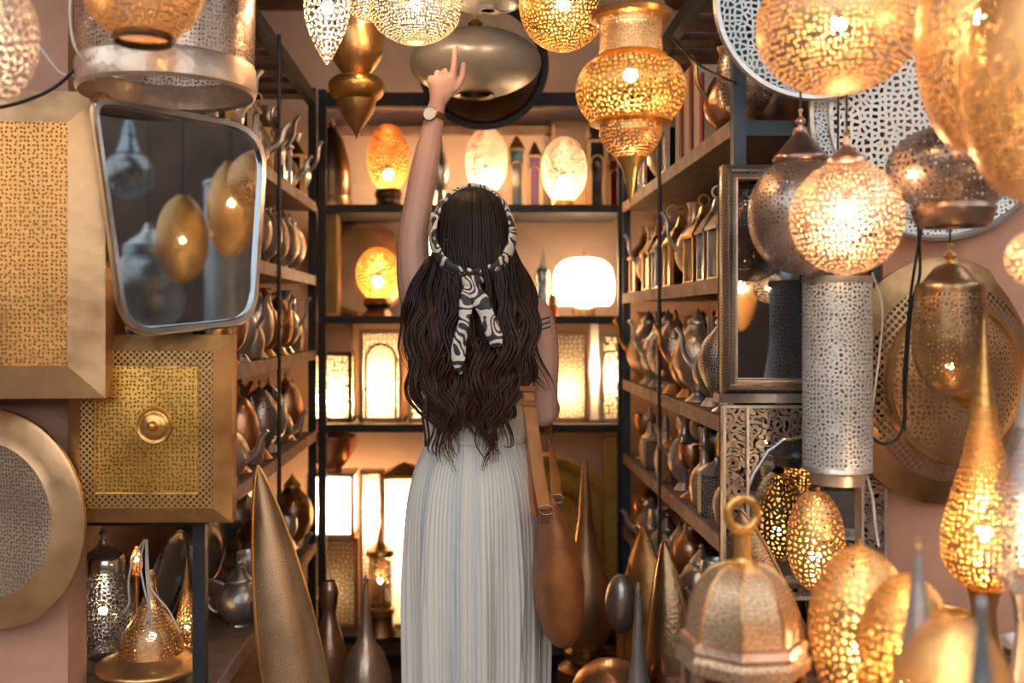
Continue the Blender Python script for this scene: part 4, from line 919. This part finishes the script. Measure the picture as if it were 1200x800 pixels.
fill(1, ZR, 2, [('box', 'bch'), ('bottle', 'warm'), ('box', 'chased'), ('bottle', 'warm'), ('goblet', 'copper'), ('ewer', 'silver')], [('egg', 'warm'), ('urn', 'pewter')], RR)
fill(1, ZR, 1, [('teapot', 'silver'), ('teapot', 'pewter'), ('goblet', 'silver'), ('teapot', 'warm'), ('urn', 'copper')], [('tray', 'bronze'), ('urn', 'silver')], RR)
# ------------------------------------------------------------------ loose cables at the shop front
def cable(label, pts, mat='black_wire', r=0.003, n_=6):
    o = obj('cable', MB().tube(crom([P(*p) for p in pts], 8), r, n_), mat); return tag(o, label, 'cable')
cable('thick black cable looping beside the pierced white cylinder', [(1080, 268, 1.93), (1068, 340, 1.93), (1060, 430, 1.92), (1058, 500, 1.9), (1040, 520, 1.9), (1020, 508, 1.92), (1024, 470, 1.95)])
cable('second black cable hanging down in front of big bronze dish', [(1076, 262, 1.9), (1078, 320, 1.9), (1068, 360, 1.9), (1062, 440, 1.9), (1060, 505, 1.9)])
cable('thin white wire running from cylinder bottom past honeycomb egg', [(1012, 545, 1.9), (1022, 580, 1.9), (1026, 615, 1.9), (1030, 640, 1.9)], 'white_wire', 0.0025)
cable('thin white wire curling out beside the pierced white cylinder', [(1022, 320, 1.88), (1034, 360, 1.9), (1030, 420, 1.9), (1022, 480, 1.9), (1016, 545, 1.88)], 'white_wire', 0.002)
cable('black power cable slung from the upper rail to blue post', [(783, 40, 2.3), (800, 58, 2.25), (822, 78, 2.2), (845, 90, 2.1), (862, 97, 2.06)])
cable('white flex looping down above the large brass panel', [(28, -20, 1.85), (40, 40, 1.85), (58, 70, 1.85), (76, 88, 1.85), (100, 86, 1.87), (112, 95, 1.9)], 'white_wire', 0.0025)
cable('second white flex arcing in front of the metal drum', [(84, -20, 1.75), (82, 20, 1.75), (88, 55, 1.76), (104, 76, 1.78)], 'white_wire', 0.0025)
cable('black cable lying along the top of large brass panel', [(-10, 128, 1.84), (30, 118, 1.84), (70, 98, 1.84), (110, 55, 1.82), (118, 40, 1.82)], 'black_wire', 0.0035)

# ------------------------------------------------------------------ the woman
ROOT = Vector((0.012, 2.42, 0.0))
def Wp(px, py, d): return P(px, py, d)-ROOT
m, n, out = nt('skin')
b = N(n, 'ShaderNodeBsdfPrincipled'); b.inputs['Roughness'].default_value = 0.5; b.inputs['Subsurface Weight'].default_value = 0.0
tc = N(n, 'ShaderNodeTexCoord'); nz = N(n, 'ShaderNodeTexNoise'); nz.inputs['Scale'].default_value = 18.0
n.links.new(tc.outputs['Object'], nz.inputs['Vector'])
rp = N(n, 'ShaderNodeValToRGB'); rp.color_ramp.elements[0].color = (0.56, 0.32, 0.25, 1); rp.color_ramp.elements[1].color = (0.66, 0.41, 0.33, 1)
n.links.new(nz.outputs['Fac'], rp.inputs['Fac'])
sp = N(n, 'ShaderNodeSeparateXYZ'); n.links.new(tc.outputs['Object'], sp.inputs[0])
tat = Wp(638, 379, 2.38)                               # three short inked bars behind the shoulder
dx = math_n(n, 'SUBTRACT', sp.outputs[0], tat.x); dz = math_n(n, 'SUBTRACT', math_n(n, 'SUBTRACT', sp.outputs[2], tat.z), math_n(n, 'MULTIPLY', dx, 0.3))
mk = math_n(n, 'LESS_THAN', math_n(n, 'ABSOLUTE', dx), 0.014)
mk = math_n(n, 'MULTIPLY', mk, math_n(n, 'LESS_THAN', math_n(n, 'ABSOLUTE', dz), 0.016))
mk = math_n(n, 'MULTIPLY', mk, math_n(n, 'GREATER_THAN', math_n(n, 'COSINE', math_n(n, 'MULTIPLY', dz, 2*PI/0.0115)), 0.3))
mk = math_n(n, 'MULTIPLY', mk, math_n(n, 'LESS_THAN', sp.outputs[1], 0.0))
mx = N(n, 'ShaderNodeMix'); mx.data_type = 'RGBA'; n.links.new(mk, mx.inputs['Factor']); n.links.new(rp.outputs['Color'], mx.inputs['A']); mx.inputs['B'].default_value = (0.05, 0.045, 0.06, 1)
n.links.new(mx.outputs['Result'], b.inputs['Base Color']); n.links.new(b.outputs[0], out.inputs[0])
m, n, out = nt('dress')
b = N(n, 'ShaderNodeBsdfPrincipled'); b.inputs['Roughness'].default_value = 0.8; b.inputs['Specular IOR Level'].default_value = 0.2
tc = N(n, 'ShaderNodeTexCoord'); sp = N(n, 'ShaderNodeSeparateXYZ'); n.links.new(tc.outputs['UV'], sp.inputs[0])
nz = N(n, 'ShaderNodeTexNoise'); nz.noise_dimensions = '1D'; nz.inputs['Scale'].default_value = 26.0; nz.inputs['Detail'].default_value = 1.0
n.links.new(sp.outputs[0], nz.inputs['W'])
rp = N(n, 'ShaderNodeValToRGB'); rp.color_ramp.elements[0].position = 0.3; rp.color_ramp.elements[1].position = 0.55
rp.color_ramp.elements[0].color = (0.68, 0.70, 0.70, 1); rp.color_ramp.elements[1].color = (0.84, 0.80, 0.73, 1)
n.links.new(nz.outputs['Fac'], rp.inputs['Fac'])
pin = math_n(n, 'POWER', math_n(n, 'ABSOLUTE', math_n(n, 'SINE', math_n(n, 'MULTIPLY', sp.outputs[0], 340.0))), 0.5)
pin = math_n(n, 'MULTIPLY_ADD', pin, 0.22); pin.node.inputs[2].default_value = 0.78
mx = N(n, 'ShaderNodeMix'); mx.data_type = 'RGBA'; mx.blend_type = 'MULTIPLY'; mx.inputs['Factor'].default_value = 1.0
cc = N(n, 'ShaderNodeCombineColor'); [n.links.new(pin, cc.inputs[i]) for i in range(3)]
n.links.new(rp.outputs['Color'], mx.inputs['A']); n.links.new(cc.outputs[0], mx.inputs['B'])
n.links.new(mx.outputs['Result'], b.inputs['Base Color']); n.links.new(b.outputs[0], out.inputs[0])
m, n, out = nt('scarf')
b = N(n, 'ShaderNodeBsdfPrincipled'); b.inputs['Roughness'].default_value = 0.55
tc = N(n, 'ShaderNodeTexCoord'); nz = N(n, 'ShaderNodeTexNoise'); nz.noise_dimensions = '3D'; nz.inputs['Scale'].default_value = 16.0; nz.inputs['Detail'].default_value = 0.6; nz.inputs['Distortion'].default_value = 0.8
n.links.new(tc.outputs['Object'], nz.inputs['Vector'])
st = math_n(n, 'GREATER_THAN', math_n(n, 'SINE', math_n(n, 'MULTIPLY', nz.outputs['Fac'], 42.0)), 0.12)
mx = N(n, 'ShaderNodeMix'); mx.data_type = 'RGBA'; n.links.new(st, mx.inputs['Factor']); mx.inputs['A'].default_value = (0.80, 0.74, 0.64, 1); mx.inputs['B'].default_value = (0.03, 0.035, 0.045, 1)
n.links.new(mx.outputs['Result'], b.inputs['Base Color']); n.links.new(b.outputs[0], out.inputs[0])
m, n, out = nt('hair')
b = N(n, 'ShaderNodeBsdfPrincipled'); b.inputs['Roughness'].default_value = 0.45; b.inputs['Specular IOR Level'].default_value = 0.28
tc = N(n, 'ShaderNodeTexCoord'); sp = N(n, 'ShaderNodeSeparateXYZ'); n.links.new(tc.outputs['UV'], sp.inputs[0])
nz = N(n, 'ShaderNodeTexNoise'); nz.inputs['Scale'].default_value = 60.0; nz.inputs['Detail'].default_value = 2.0; n.links.new(tc.outputs['Object'], nz.inputs['Vector'])
f = math_n(n, 'MULTIPLY', sp.outputs[1], nz.outputs['Fac'])
rp = N(n, 'ShaderNodeValToRGB'); rp.color_ramp.elements[0].position = 0.1; rp.color_ramp.elements[1].position = 0.5
rp.color_ramp.elements[0].color = (0.018, 0.010, 0.008, 1); rp.color_ramp.elements[1].color = (0.070, 0.029, 0.018, 1)
n.links.new(f, rp.inputs['Fac']); n.links.new(rp.outputs['Color'], b.inputs['Base Color']); n.links.new(b.outputs[0], out.inputs[0])
plain('leather', (0.30, 0.10, 0.025), 0.5, 0.4, 0.3, 22.0, 0.15); plain('dark_leather', (0.10, 0.045, 0.02), 0.55, 0.4, 0.2, 30.0)
plain('tan_leather', (0.42, 0.17, 0.045), 0.5, 0.4, 0.2, 24.0); plain('sandal', (0.2, 0.1, 0.05), 0.6)
plain('watch_dial', (0.80, 0.82, 0.80), 0.3, bump=0, var=0.02); plain('eye_white', (0.8, 0.78, 0.75), 0.2, bump=0); plain('lips', (0.42, 0.15, 0.13), 0.4, bump=0); plain('iris', (0.05, 0.03, 0.02), 0.2, bump=0)

woman = thing('person', 'woman in pale pleated dress and patterned headscarf pointing up at lanterns', 'person', ROOT)
s = MB()
def limb(pts, rad):
    pts = [Vector(p) for p in pts]
    q = crom([(*p, ) for p in pts], 4); r_ = [v[0] for v in crom([(a, 0, 0) for a in rad], 4)]
    s.tube(q, r_, 14); s.ball(q[0], r_[0]*0.99, 14, 10); s.ball(q[-1], r_[-1]*0.99, 14, 10)
def ering(z, cx, cy, rx, ry, n_=28): return [Vector((cx+rx*math.cos(2*PI*k/n_), cy+ry*math.sin(2*PI*k/n_), z)) for k in range(n_)]
s.loft([ering(*e) for e in ((0.78, 0.0, 0.0, 0.14, 0.10), (0.86, 0, 0, 0.15, 0.112), (0.95, 0, 0, 0.128, 0.098), (1.04, 0, 0, 0.108, 0.078), (1.15, 0, 0, 0.122, 0.085), (1.24, 0, 0, 0.135, 0.09), (1.31, 0, 0, 0.140, 0.082), (1.355, 0, 0, 0.125, 0.066), (1.385, 0, 0, 0.085, 0.055), (1.41, 0, 0.002, 0.055, 0.052), (1.47, 0, 0.008, 0.048, 0.05))])
for sx in (-1, 1):
    limb([(sx*0.078, 0, 0.82), (sx*0.08, 0.0, 0.65), (sx*0.078, 0.005, 0.48), (sx*0.078, -0.012, 0.32), (sx*0.075, -0.005, 0.09)], [0.078, 0.07, 0.052, 0.05, 0.033])
    limb([(sx*0.075, -0.035, 0.045), (sx*0.08, 0.03, 0.05), (sx*0.09, 0.13, 0.035)], [0.034, 0.036, 0.028])
    s.ball((sx*0.06, 0.085, 1.235), 0.055, 14, 10)                                   # bust
# head: skull, jaw, nose, ears, brow
s.ball((0, 0.0, 1.542), 0.088, 20, 14, 0.072, 0.088); s.ball((0, 0.035, 1.50), 0.075, 18, 12, 0.058, 0.058); s.ball((0, 0.068, 1.455), 0.024, 12, 8)
s.tube([(0, 0.088, 1.555), (0, 0.106, 1.52), (0, 0.088, 1.505)], [0.008, 0.013, 0.009], 10)
for sx in (-1, 1): s.ball((sx*0.074, 0.0, 1.53), 0.028, 10, 8, 0.009, 0.017)
# raised arm and pointing hand
limb([Wp(505, 368, 2.425), Wp(492, 350, 2.43), Wp(485, 318, 2.44), Wp(484, 280, 2.45), Wp(490, 238, 2.46), Wp(497, 200, 2.47), Wp(505, 160, 2.48), Wp(511, 126, 2.49)], [0.052, 0.049, 0.043, 0.039, 0.035, 0.035, 0.028, 0.0215])
limb([Wp(511, 128, 2.49), Wp(514, 115, 2.49), Wp(517, 104, 2.492)], [0.021, 0.021, 0.019])
pr = [Wp(513, 118, 2.49), Wp(516, 110, 2.49), Wp(518, 101, 2.491), Wp(519, 95, 2.493), Wp(519, 90, 2.496)]
s.tube(crom(pr, 3), [v[0] for v in crom([(0.022, 0, 0), (0.029, 0, 0), (0.033, 0, 0), (0.034, 0, 0), (0.029, 0, 0)], 3)], 16, [v[0] for v in crom([(0.018, 0, 0), (0.017, 0, 0), (0.016, 0, 0), (0.014, 0, 0), (0.011, 0, 0)], 3)], (0, -1, 0))
limb([Wp(530.5, 92, 2.492), Wp(532.5, 73, 2.492), Wp(534, 55.5, 2.49)], [0.0095, 0.0082, 0.0064])
for kx, ky in ((521.5, 86), (512.5, 88), (504.5, 94)):
    rr_ = 0.0082 if ky < 90 else 0.0074
    limb([Wp(kx, ky+4, 2.492), Wp(kx, ky-2, 2.50), Wp(kx+0.5, ky-1, 2.528), Wp(kx+1, ky+9, 2.54), Wp(kx+1, ky+14, 2.522)], [rr_, rr_, rr_*0.95, rr_*0.9, rr_*0.8])
limb([Wp(523, 110, 2.494), Wp(534, 102, 2.498), Wp(541, 91, 2.502), Wp(543, 76, 2.503)], [0.012, 0.0115, 0.0092, 0.0072])
# lowered arm, elbow bent, fingers closed round the bag strap in front
limb([Wp(612, 366, 2.42), Wp(625, 374, 2.415), Wp(633, 410, 2.40), Wp(634, 450, 2.39), Wp(636, 482, 2.395)], [0.05, 0.05, 0.045, 0.041, 0.036])
hb = Vector((0.150, 0.215, 1.165))
limb([Wp(636, 482, 2.395), Vector((0.178, 0.06, 1.115)), Vector((0.165, 0.14, 1.14)), hb], [0.037, 0.035, 0.029, 0.021])
limb([hb, hb+Vector((-0.008, 0.045, 0.012))], [0.021, 0.024])
kb = hb+Vector((-0.012, 0.075, 0.018))
for q in range(4):
    o_ = Vector((0.006*q, 0, 0.024-0.016*q)); r_ = 0.0085-0.0005*q
    limb([kb+o_+Vector((0, -0.02, 0)), kb+o_+Vector((-0.002, 0.018, 0)), kb+o_+Vector((-0.03, 0.026, 0)), kb+o_+Vector((-0.040, 0.006, 0))], [r_+0.001, r_, r_, r_*0.85])
limb([hb+Vector((-0.012, 0.02, 0.018)), hb+Vector((-0.03, 0.045, 0.035)), hb+Vector((-0.042, 0.07, 0.03))], [0.012, 0.0095, 0.008])
tmp = obj('body', s, 'skin', None, True)
rm = tmp.modifiers.new('r', 'REMESH'); rm.mode = 'VOXEL'; rm.voxel_size = 0.003; rm.use_smooth_shade = True
sm_ = tmp.modifiers.new('s', 'SMOOTH'); sm_.factor = 0.5; sm_.iterations = 2
dg = bpy.context.evaluated_depsgraph_get()
me = bpy.data.meshes.new_from_object(tmp.evaluated_get(dg)); me.name = 'body'
bpy.data.objects.remove(tmp)
me.polygons.foreach_set('use_smooth', [True]*len(me.polygons))
body = bpy.data.objects.new('body', me); COL.objects.link(body); body.parent = woman
if not me.materials: me.materials.append(M['skin'])
for sx in (-1, 1):
    e = obj('eye', MB().ball((sx*0.03, 0.079, 1.548), 0.012, 12, 8), 'eye_white', woman, True)
    obj('iris', MB().ball((sx*0.03, 0.0875, 1.548), 0.0052, 10, 6), 'iris', e, True)
    obj('eyebrow', MB().tube([(sx*0.014, 0.093, 1.570), (sx*0.03, 0.089, 1.575), (sx*0.046, 0.078, 1.570)], 0.0022, 6), 'hair', woman)
obj('lips', MB().ball((0, 0.089, 1.482), 0.007, 12, 8, 0.019, 0.007), 'lips', woman, True)
# dress
rnd = random.Random(3); NS = 480
ph_ = [rnd.uniform(0, 6.28) for _ in range(8)]
prof = [(1.305, 0.142, 0.094), (1.28, 0.146, 0.099), (1.20, 0.142, 0.098), (1.12, 0.130, 0.092), (1.06, 0.121, 0.087), (1.04, 0.119, 0.086), (1.02, 0.123, 0.09), (0.96, 0.146, 0.112), (0.88, 0.162, 0.13), (0.76, 0.169, 0.14), (0.6, 0.170, 0.145), (0.42, 0.168, 0.15), (0.25, 0.176, 0.158), (0.12, 0.184, 0.166)]
pp = crom(prof, 5); rings = []
for v in pp:
    z, a, b_ = v; sk = max(0, min(1, (1.04-z)/0.35)); row = []
    for k_ in range(NS):
        th = 2*PI*k_/NS
        fold = sk*(0.006*math.sin(9*th+ph_[0]+1.2*math.sin(z*3))+0.006*math.sin(14*th+ph_[1]-z*1.5)+0.004*math.sin(23*th+ph_[2]+z*2))
        deep = sk*-0.009*sum(max(0, 1-abs(((th-c_+0.05*math.sin(z*5+c_*7)+PI) % (2*PI))-PI)/0.035) for c_ in (4.02, 4.42, 4.75, 5.05, 5.4, 0.8, 1.7, 2.6))
        gath = 0.0035*math.exp(-((z-1.04)/0.03)**2)*math.sin(70*th)
        pl = (0.0014+0.0012*sk)*math.sin(96*th+0.6*math.sin(z*9))
        g_ = 1+(fold+pl+gath+deep)/0.15
        row.append(Vector((a*g_*math.cos(th), b_*g_*math.sin(th), z)))
    rings.append(row)
dress = obj('dress', MB().loft(rings, False), 'dress', woman, True)
obj('waist_gather', MB().tube([(0.1215*math.cos(q*PI/32), 0.0885*math.sin(q*PI/32), 1.04+0.0015*math.sin(q*2.1)) for q in range(65)], 0.0045, 8), 'dress', dress)
for sx in (-1, 1):
    obj('shoulder_strap', MB().tube(crom([(sx*0.085, -0.082, 1.29), (sx*0.09, -0.074, 1.345), (sx*0.092, -0.045, 1.388), (sx*0.092, 0.0, 1.402), (sx*0.09, 0.05, 1.385), (sx*0.082, 0.088, 1.30)], 5), 0.019, 8, 0.004, [(0, -1, 0.2)]*8+[(0, -0.5, 1)]*5+[(0, 0.2, 1)]*5+[(0, 1, 0.5)]*8), 'dress', dress)
for sx in (-1, 1):
    obj('sandal', MB().tube([(sx*0.076, -0.075, 0.006), (sx*0.08, 0.03, 0.006), (sx*0.092, 0.165, 0.006)], [0.034, 0.038, 0.036], 14, 0.006, (0, 0, 1)), 'sandal', woman)
# hair: scalp cap, combed strands, long wavy locks
hr = random.Random(11); hs = MB()
HC = Vector((-0.002, -0.006, 1.543))
cap = MB().ball(HC, 0.104, 40, 28, 0.085, 0.103)
keep = [(f_, u_) for f_, u_ in zip(cap.f, cap.uv) if not any(cap.v[i][1] > 0.03 and cap.v[i][2] < 1.605 for i in f_)]
cap.f = [a for a, _ in keep]; cap.uv = [[(0, 0)]*len(a) for a, _ in keep]
hs.v += cap.v; hs.f += cap.f; hs.uv += cap.uv
def lock(pts, r0, n_=5, k=5, tip=0.25):
    q = crom(pts, k); L_ = len(q)
    rad = [r0*(0.75+0.25*math.sin(PI*min(1, j/(L_-1)*1.3))) * (1 if j/(L_-1) < 0.6 else 1-(1-tip)*(j/(L_-1)-0.6)/0.4) for j in range(L_)]
    i = len(hs.f); hs.tube(q, rad, n_)
for q in range(280):                                    # combed over the back of the head from the crown
    a0 = hr.uniform(-1.75, 1.75); pts = []; R_ = 1.012+hr.uniform(0, 0.03)
    for j in range(6):
        t_ = 0.05+j/5*0.47; el = PI*t_; aa = a0*(0.75+0.25*t_)
        pts.append(HC+Vector((0.085*R_*math.sin(el)*math.sin(aa), -0.103*R_*math.sin(el)*math.cos(aa), 0.104*R_*math.cos(el))))
    for q_, zz in enumerate((1.50, 1.46, 1.42)):
        pts.append(Vector((HC.x+0.087*R_*math.sin(aa)*(1+0.05*q_), HC.y-0.106*R_*math.cos(aa)-0.004*q_, zz)))
    lock(pts, hr.uniform(0.0022, 0.004), 5, 4, 0.7)
def wavy(ctrl, nn, spread, amp, r0):
    """a clump of nn locks along ctrl"""
    ph1, ph2, fr = hr.uniform(0, 6.28), hr.uniform(0, 6.28), hr.uniform(38, 52)
    for _ in range(nn):
        o1 = Vector((hr.uniform(-1, 1), hr.uniform(-0.6, 0.6), 0))*spread; cut = hr.uniform(0.84, 1.0); dph = hr.uniform(-0.28, 0.28)
        base = crom(ctrl, 6); L_ = max(6, int(len(base)*cut)); pts = []; arc = 0
        for j in range(L_):
            t_ = j/(len(base)-1)
            if j: arc += (base[j]-base[j-1]).length
            g_ = min(1, t_*1.6)
            pts.append(base[j]+o1*(0.5+0.7*g_*(1-0.6*max(0, t_-0.7)/0.3))+Vector((amp*g_*math.sin(arc*fr+ph1+dph), amp*0.6*g_*math.sin(arc*fr+ph2+dph), 0)))
        lock(pts, r0*hr.uniform(0.7, 1.15), 5, 2, 0.2)
for c_ in range(46):
    a = -1+2*(c_+0.5)/46+hr.uniform(-0.03, 0.03); fi = a*1.55
    lay = hr.uniform(0, 1)
    x0, y0 = 0.084*math.sin(fi), -0.10*math.cos(fi)
    zr = 1.505+0.03*abs(a)
    wv = [(-0.004+x0, y0-0.01, zr), (0.118*a+0.012*math.sin(c_), -0.062-0.055*(1-abs(a))-0.02*lay, 1.40), (0.140*a, -0.098-0.03*lay-0.012*(1-abs(a)), 1.32), (0.140*a-0.008, -0.112-0.03*lay, 1.22), (0.098*a-0.014+hr.uniform(-0.014, 0.014), -0.112-0.025*lay, 1.11), ((-0.052 if a < -0.08 else 0.032)*0.75+0.035*a+hr.uniform(-0.016, 0.016), -0.112-0.02*lay, 1.095-0.115*math.exp(-((abs(a)-0.42)/0.2)**2)+hr.uniform(-0.02, 0.03))]
    wavy(wv, 10, 0.010, 0.0125, 0.0044)
for tipx, tipy, mid in ((523, 548, -1), (516, 535, -1), (566, 555, 1), (574, 545, 1), (585, 520, 1), (505, 505, -1)):    # curling ends
    e = Wp(tipx, tipy, 2.29)
    wavy([(e.x*0.7, -0.115, 1.30), (e.x*0.95, -0.128, 1.2), (e.x*1.0+0.012*mid, -0.13, 1.11), (e.x+0.018*mid, -0.125, 1.04), e], 5, 0.006, 0.008, 0.003)
for pts in ([(602, 305, 2.39), (622, 345, 2.35), (624, 385, 2.33), (632, 425, 2.33), (652, 470, 2.34)], [(600, 310, 2.38), (616, 350, 2.33), (612, 400, 2.32), (626, 440, 2.32), (645, 462, 2.33)], [(603, 300, 2.4), (626, 340, 2.36), (622, 372, 2.34), (618, 420, 2.32), (628, 448, 2.32)],
            [(505, 305, 2.38), (484, 340, 2.34), (472, 378, 2.34), (474, 410, 2.34), (482, 440, 2.33)], [(507, 310, 2.38), (490, 345, 2.34), (480, 385, 2.33), (486, 430, 2.32), (500, 470, 2.31)], [(504, 300, 2.4), (484, 330, 2.35), (478, 370, 2.35), (468, 400, 2.36)]):
    wavy([Wp(*p) for p in pts], 7, 0.009, 0.006, 0.0032)
hm = hs.mesh('hair', True)
# length position drives the lighter ends
ul = hm.uv_layers[0]
for lp in hm.loops: ul.data[lp.index].uv = (0, max(0, min(1, (1.52-hm.vertices[lp.vertex_index].co.z)/0.5)))
hair = obj('hair', hm, 'hair', woman, label='long wavy dark brown hair')
# headscarf
lp_ = []; rr1 = []; rr2 = []; ups = []
for q in range(73):
    th = PI*1.5+2*PI*q/72; c_, s_ = math.cos(th), math.sin(th)
    lp_.append(Vector((-0.004+0.0945*c_*(1-0.06*s_), -0.066+0.050*s_+0.016*abs(c_), 1.5440+0.109*s_)))
    tw = 0.0022*math.sin(q*1.7)
    rr1.append(0.0158+tw); rr2.append(0.008-tw*0.6)
    ups.append((c_*0.8, -0.45+0.5*s_, s_*0.6))
scarf = obj('headscarf', MB().tube(lp_, rr1, 12, rr2, ups, False), 'scarf', woman, True)
scarf['label'] = 'black and cream patterned headscarf'
kn = Wp(553, 331, 2.285)
obj('knot', MB().tube([kn+Vector((-0.02, 0.012, 0.006)), kn+Vector((-0.008, -0.002, 0)), kn+Vector((0.008, -0.002, 0)), kn+Vector((0.02, 0.012, 0.006))], [0.010, 0.017, 0.017, 0.010], 12), 'scarf', scarf, True)
def tail(px, w_):
    pts = crom([Wp(*p) for p in px], 6); L_ = len(pts)
    wd = [v[0] for v in crom([(a, 0, 0) for a in w_], 6)]
    upv = [(0.35*math.sin(j*0.45), -1, 0.0) for j in range(L_)]
    obj('scarf_tail', MB().tube(pts, wd, 12, [0.0055 if j < L_-3 else 0.003 for j in range(L_)], upv), 'scarf', scarf, True)
tail([(551, 333, 2.28), (547, 352, 2.265), (543, 380, 2.258), (538, 405, 2.258), (537, 425, 2.26), (540, 438, 2.262)], [0.011, 0.017, 0.013, 0.017, 0.015, 0.003])
tail([(555, 333, 2.28), (562, 350, 2.265), (570, 368, 2.258), (577, 386, 2.258), (581, 400, 2.26), (582, 406, 2.262)], [0.011, 0.020, 0.017, 0.02, 0.017, 0.010])
# watch
wc, wd_ = Wp(508.5, 137, 2.485), (Wp(511, 126, 2.49)-Wp(505, 160, 2.48)).normalized()
wx = wd_.cross(Vector((0, 1, 0))).normalized(); wy = wd_.cross(wx).normalized()
wt = obj('watch_strap', MB().tube([wc+wx*0.0265*math.cos(q*PI/16)+wy*0.0255*math.sin(q*PI/16) for q in range(33)], 0.0085, 8, 0.002, [wx*math.cos(q*PI/16)+wy*math.sin(q*PI/16) for q in range(33)]), 'dark_leather', woman)
fd = (Vector((-0.32, -0.94, 0.1))).normalized(); rot = fd.to_track_quat('Z', 'Y').to_matrix().to_4x4()
obj('watch_case', MB().lathe([(0, 0), (0.0185, 0.0), (0.019, 0.005), (0.0165, 0.008), (0.016, 0.007)], 28).xf(Matrix.Translation(wc+fd*0.0235) @ rot), 'gold', wt)
obj('watch_dial', MB().lathe([(0.0165, 0.0068), (0, 0.0072)], 28).xf(Matrix.Translation(wc+fd*0.0235) @ rot), 'watch_dial', wt)
# shoulder bag: worn by her, a thing of its own
bc = P(655, 750, 2.27)
bag = thing('shoulder_bag', 'brown leather hobo bag with buckled strap on the woman\'s shoulder', 'bag', bc)
H_ = 165*2.27/F; rg = []
for t_, hx, hy, ox in ((0, 0.012, 0.05, 0.004), (0.03, 0.03, 0.085, 0.004), (0.1, 0.045, 0.112, 0.003), (0.25, 0.055, 0.13, 0.0), (0.45, 0.057, 0.132, -0.002), (0.65, 0.049, 0.126, -0.006), (0.82, 0.034, 0.115, -0.012), (0.94, 0.02, 0.10, -0.018), (1.0, 0.010, 0.085, -0.02)):
    rg.append([Vector((ox+hx*math.copysign(abs(math.cos(2*PI*k_/28))**0.85, math.cos(2*PI*k_/28))*(1+0.03*math.sin(5*t_*6+k_)), hy*math.sin(2*PI*k_/28), H_*t_)) for k_ in range(28)])
obj('bag_body', MB().loft(rg), 'leather', bag, True)
B = lambda px, py, d_: P(px, py, d_)-bc
def strap(pts, ups, w_=0.0145, mat='tan_leather', nm='strap', th_=0.0025):
    q = crom(pts, 5); U = crom(ups, 5)
    return obj(nm, MB().tube(q, w_, 8, th_, [tuple(u) for u in U]), mat, bag)
strap([B(640, 604, 2.185), B(632, 560, 2.24), B(624, 500, 2.28), B(617, 450, 2.29), B(613, 405, 2.295), B(609, 374, 2.32), B(607, 352, 2.40), B(607, 350, 2.44), B(610, 368, 2.50), B(622, 430, 2.535), B(640, 490, 2.50), B(648, 535, 2.43), B(652, 580, 2.36), B(653, 606, 2.34)],
      [(0.1, -1, 0)]*5+[(0.1, -0.9, 0.3), (0.1, -0.3, 0.9), (0, 0.3, 1), (0, 0.9, 0.4), (0.2, 1, 0), (0.4, 0.8, 0), (0.5, -0.6, 0), (0.3, -1, 0), (0.2, -1, 0)])
strap([B(626, 606, 2.21), B(623, 560, 2.255), B(620, 510, 2.283), B(614, 462, 2.288)], [(0.0, -1, 0)]*4, 0.008, 'leather', 'strap_end')
for yy in (455, 472): obj('strap_loop', MB().box(-0.018, 0.018, -0.006, 0.006, -0.006, 0.006).xf(Matrix.Translation(B(618, yy, 2.286))), 'leather', bag)
for (x_, y_, d_) in ((640, 597, 2.183), (653, 584, 2.345)):
    c_ = B(x_, y_, d_)
    obj('buckle', MB().tube([c_+Vector((0.015*math.cos(q*PI/8), -0.003, 0.010*math.sin(q*PI/8))) for q in range(17)], 0.0025, 8), 'bronze', bag)
    obj('strap_tab', MB().box(-0.013, 0.013, -0.005, 0.005, -0.03, 0.0).xf(Matrix.Translation(c_)), 'dark_leather', bag)
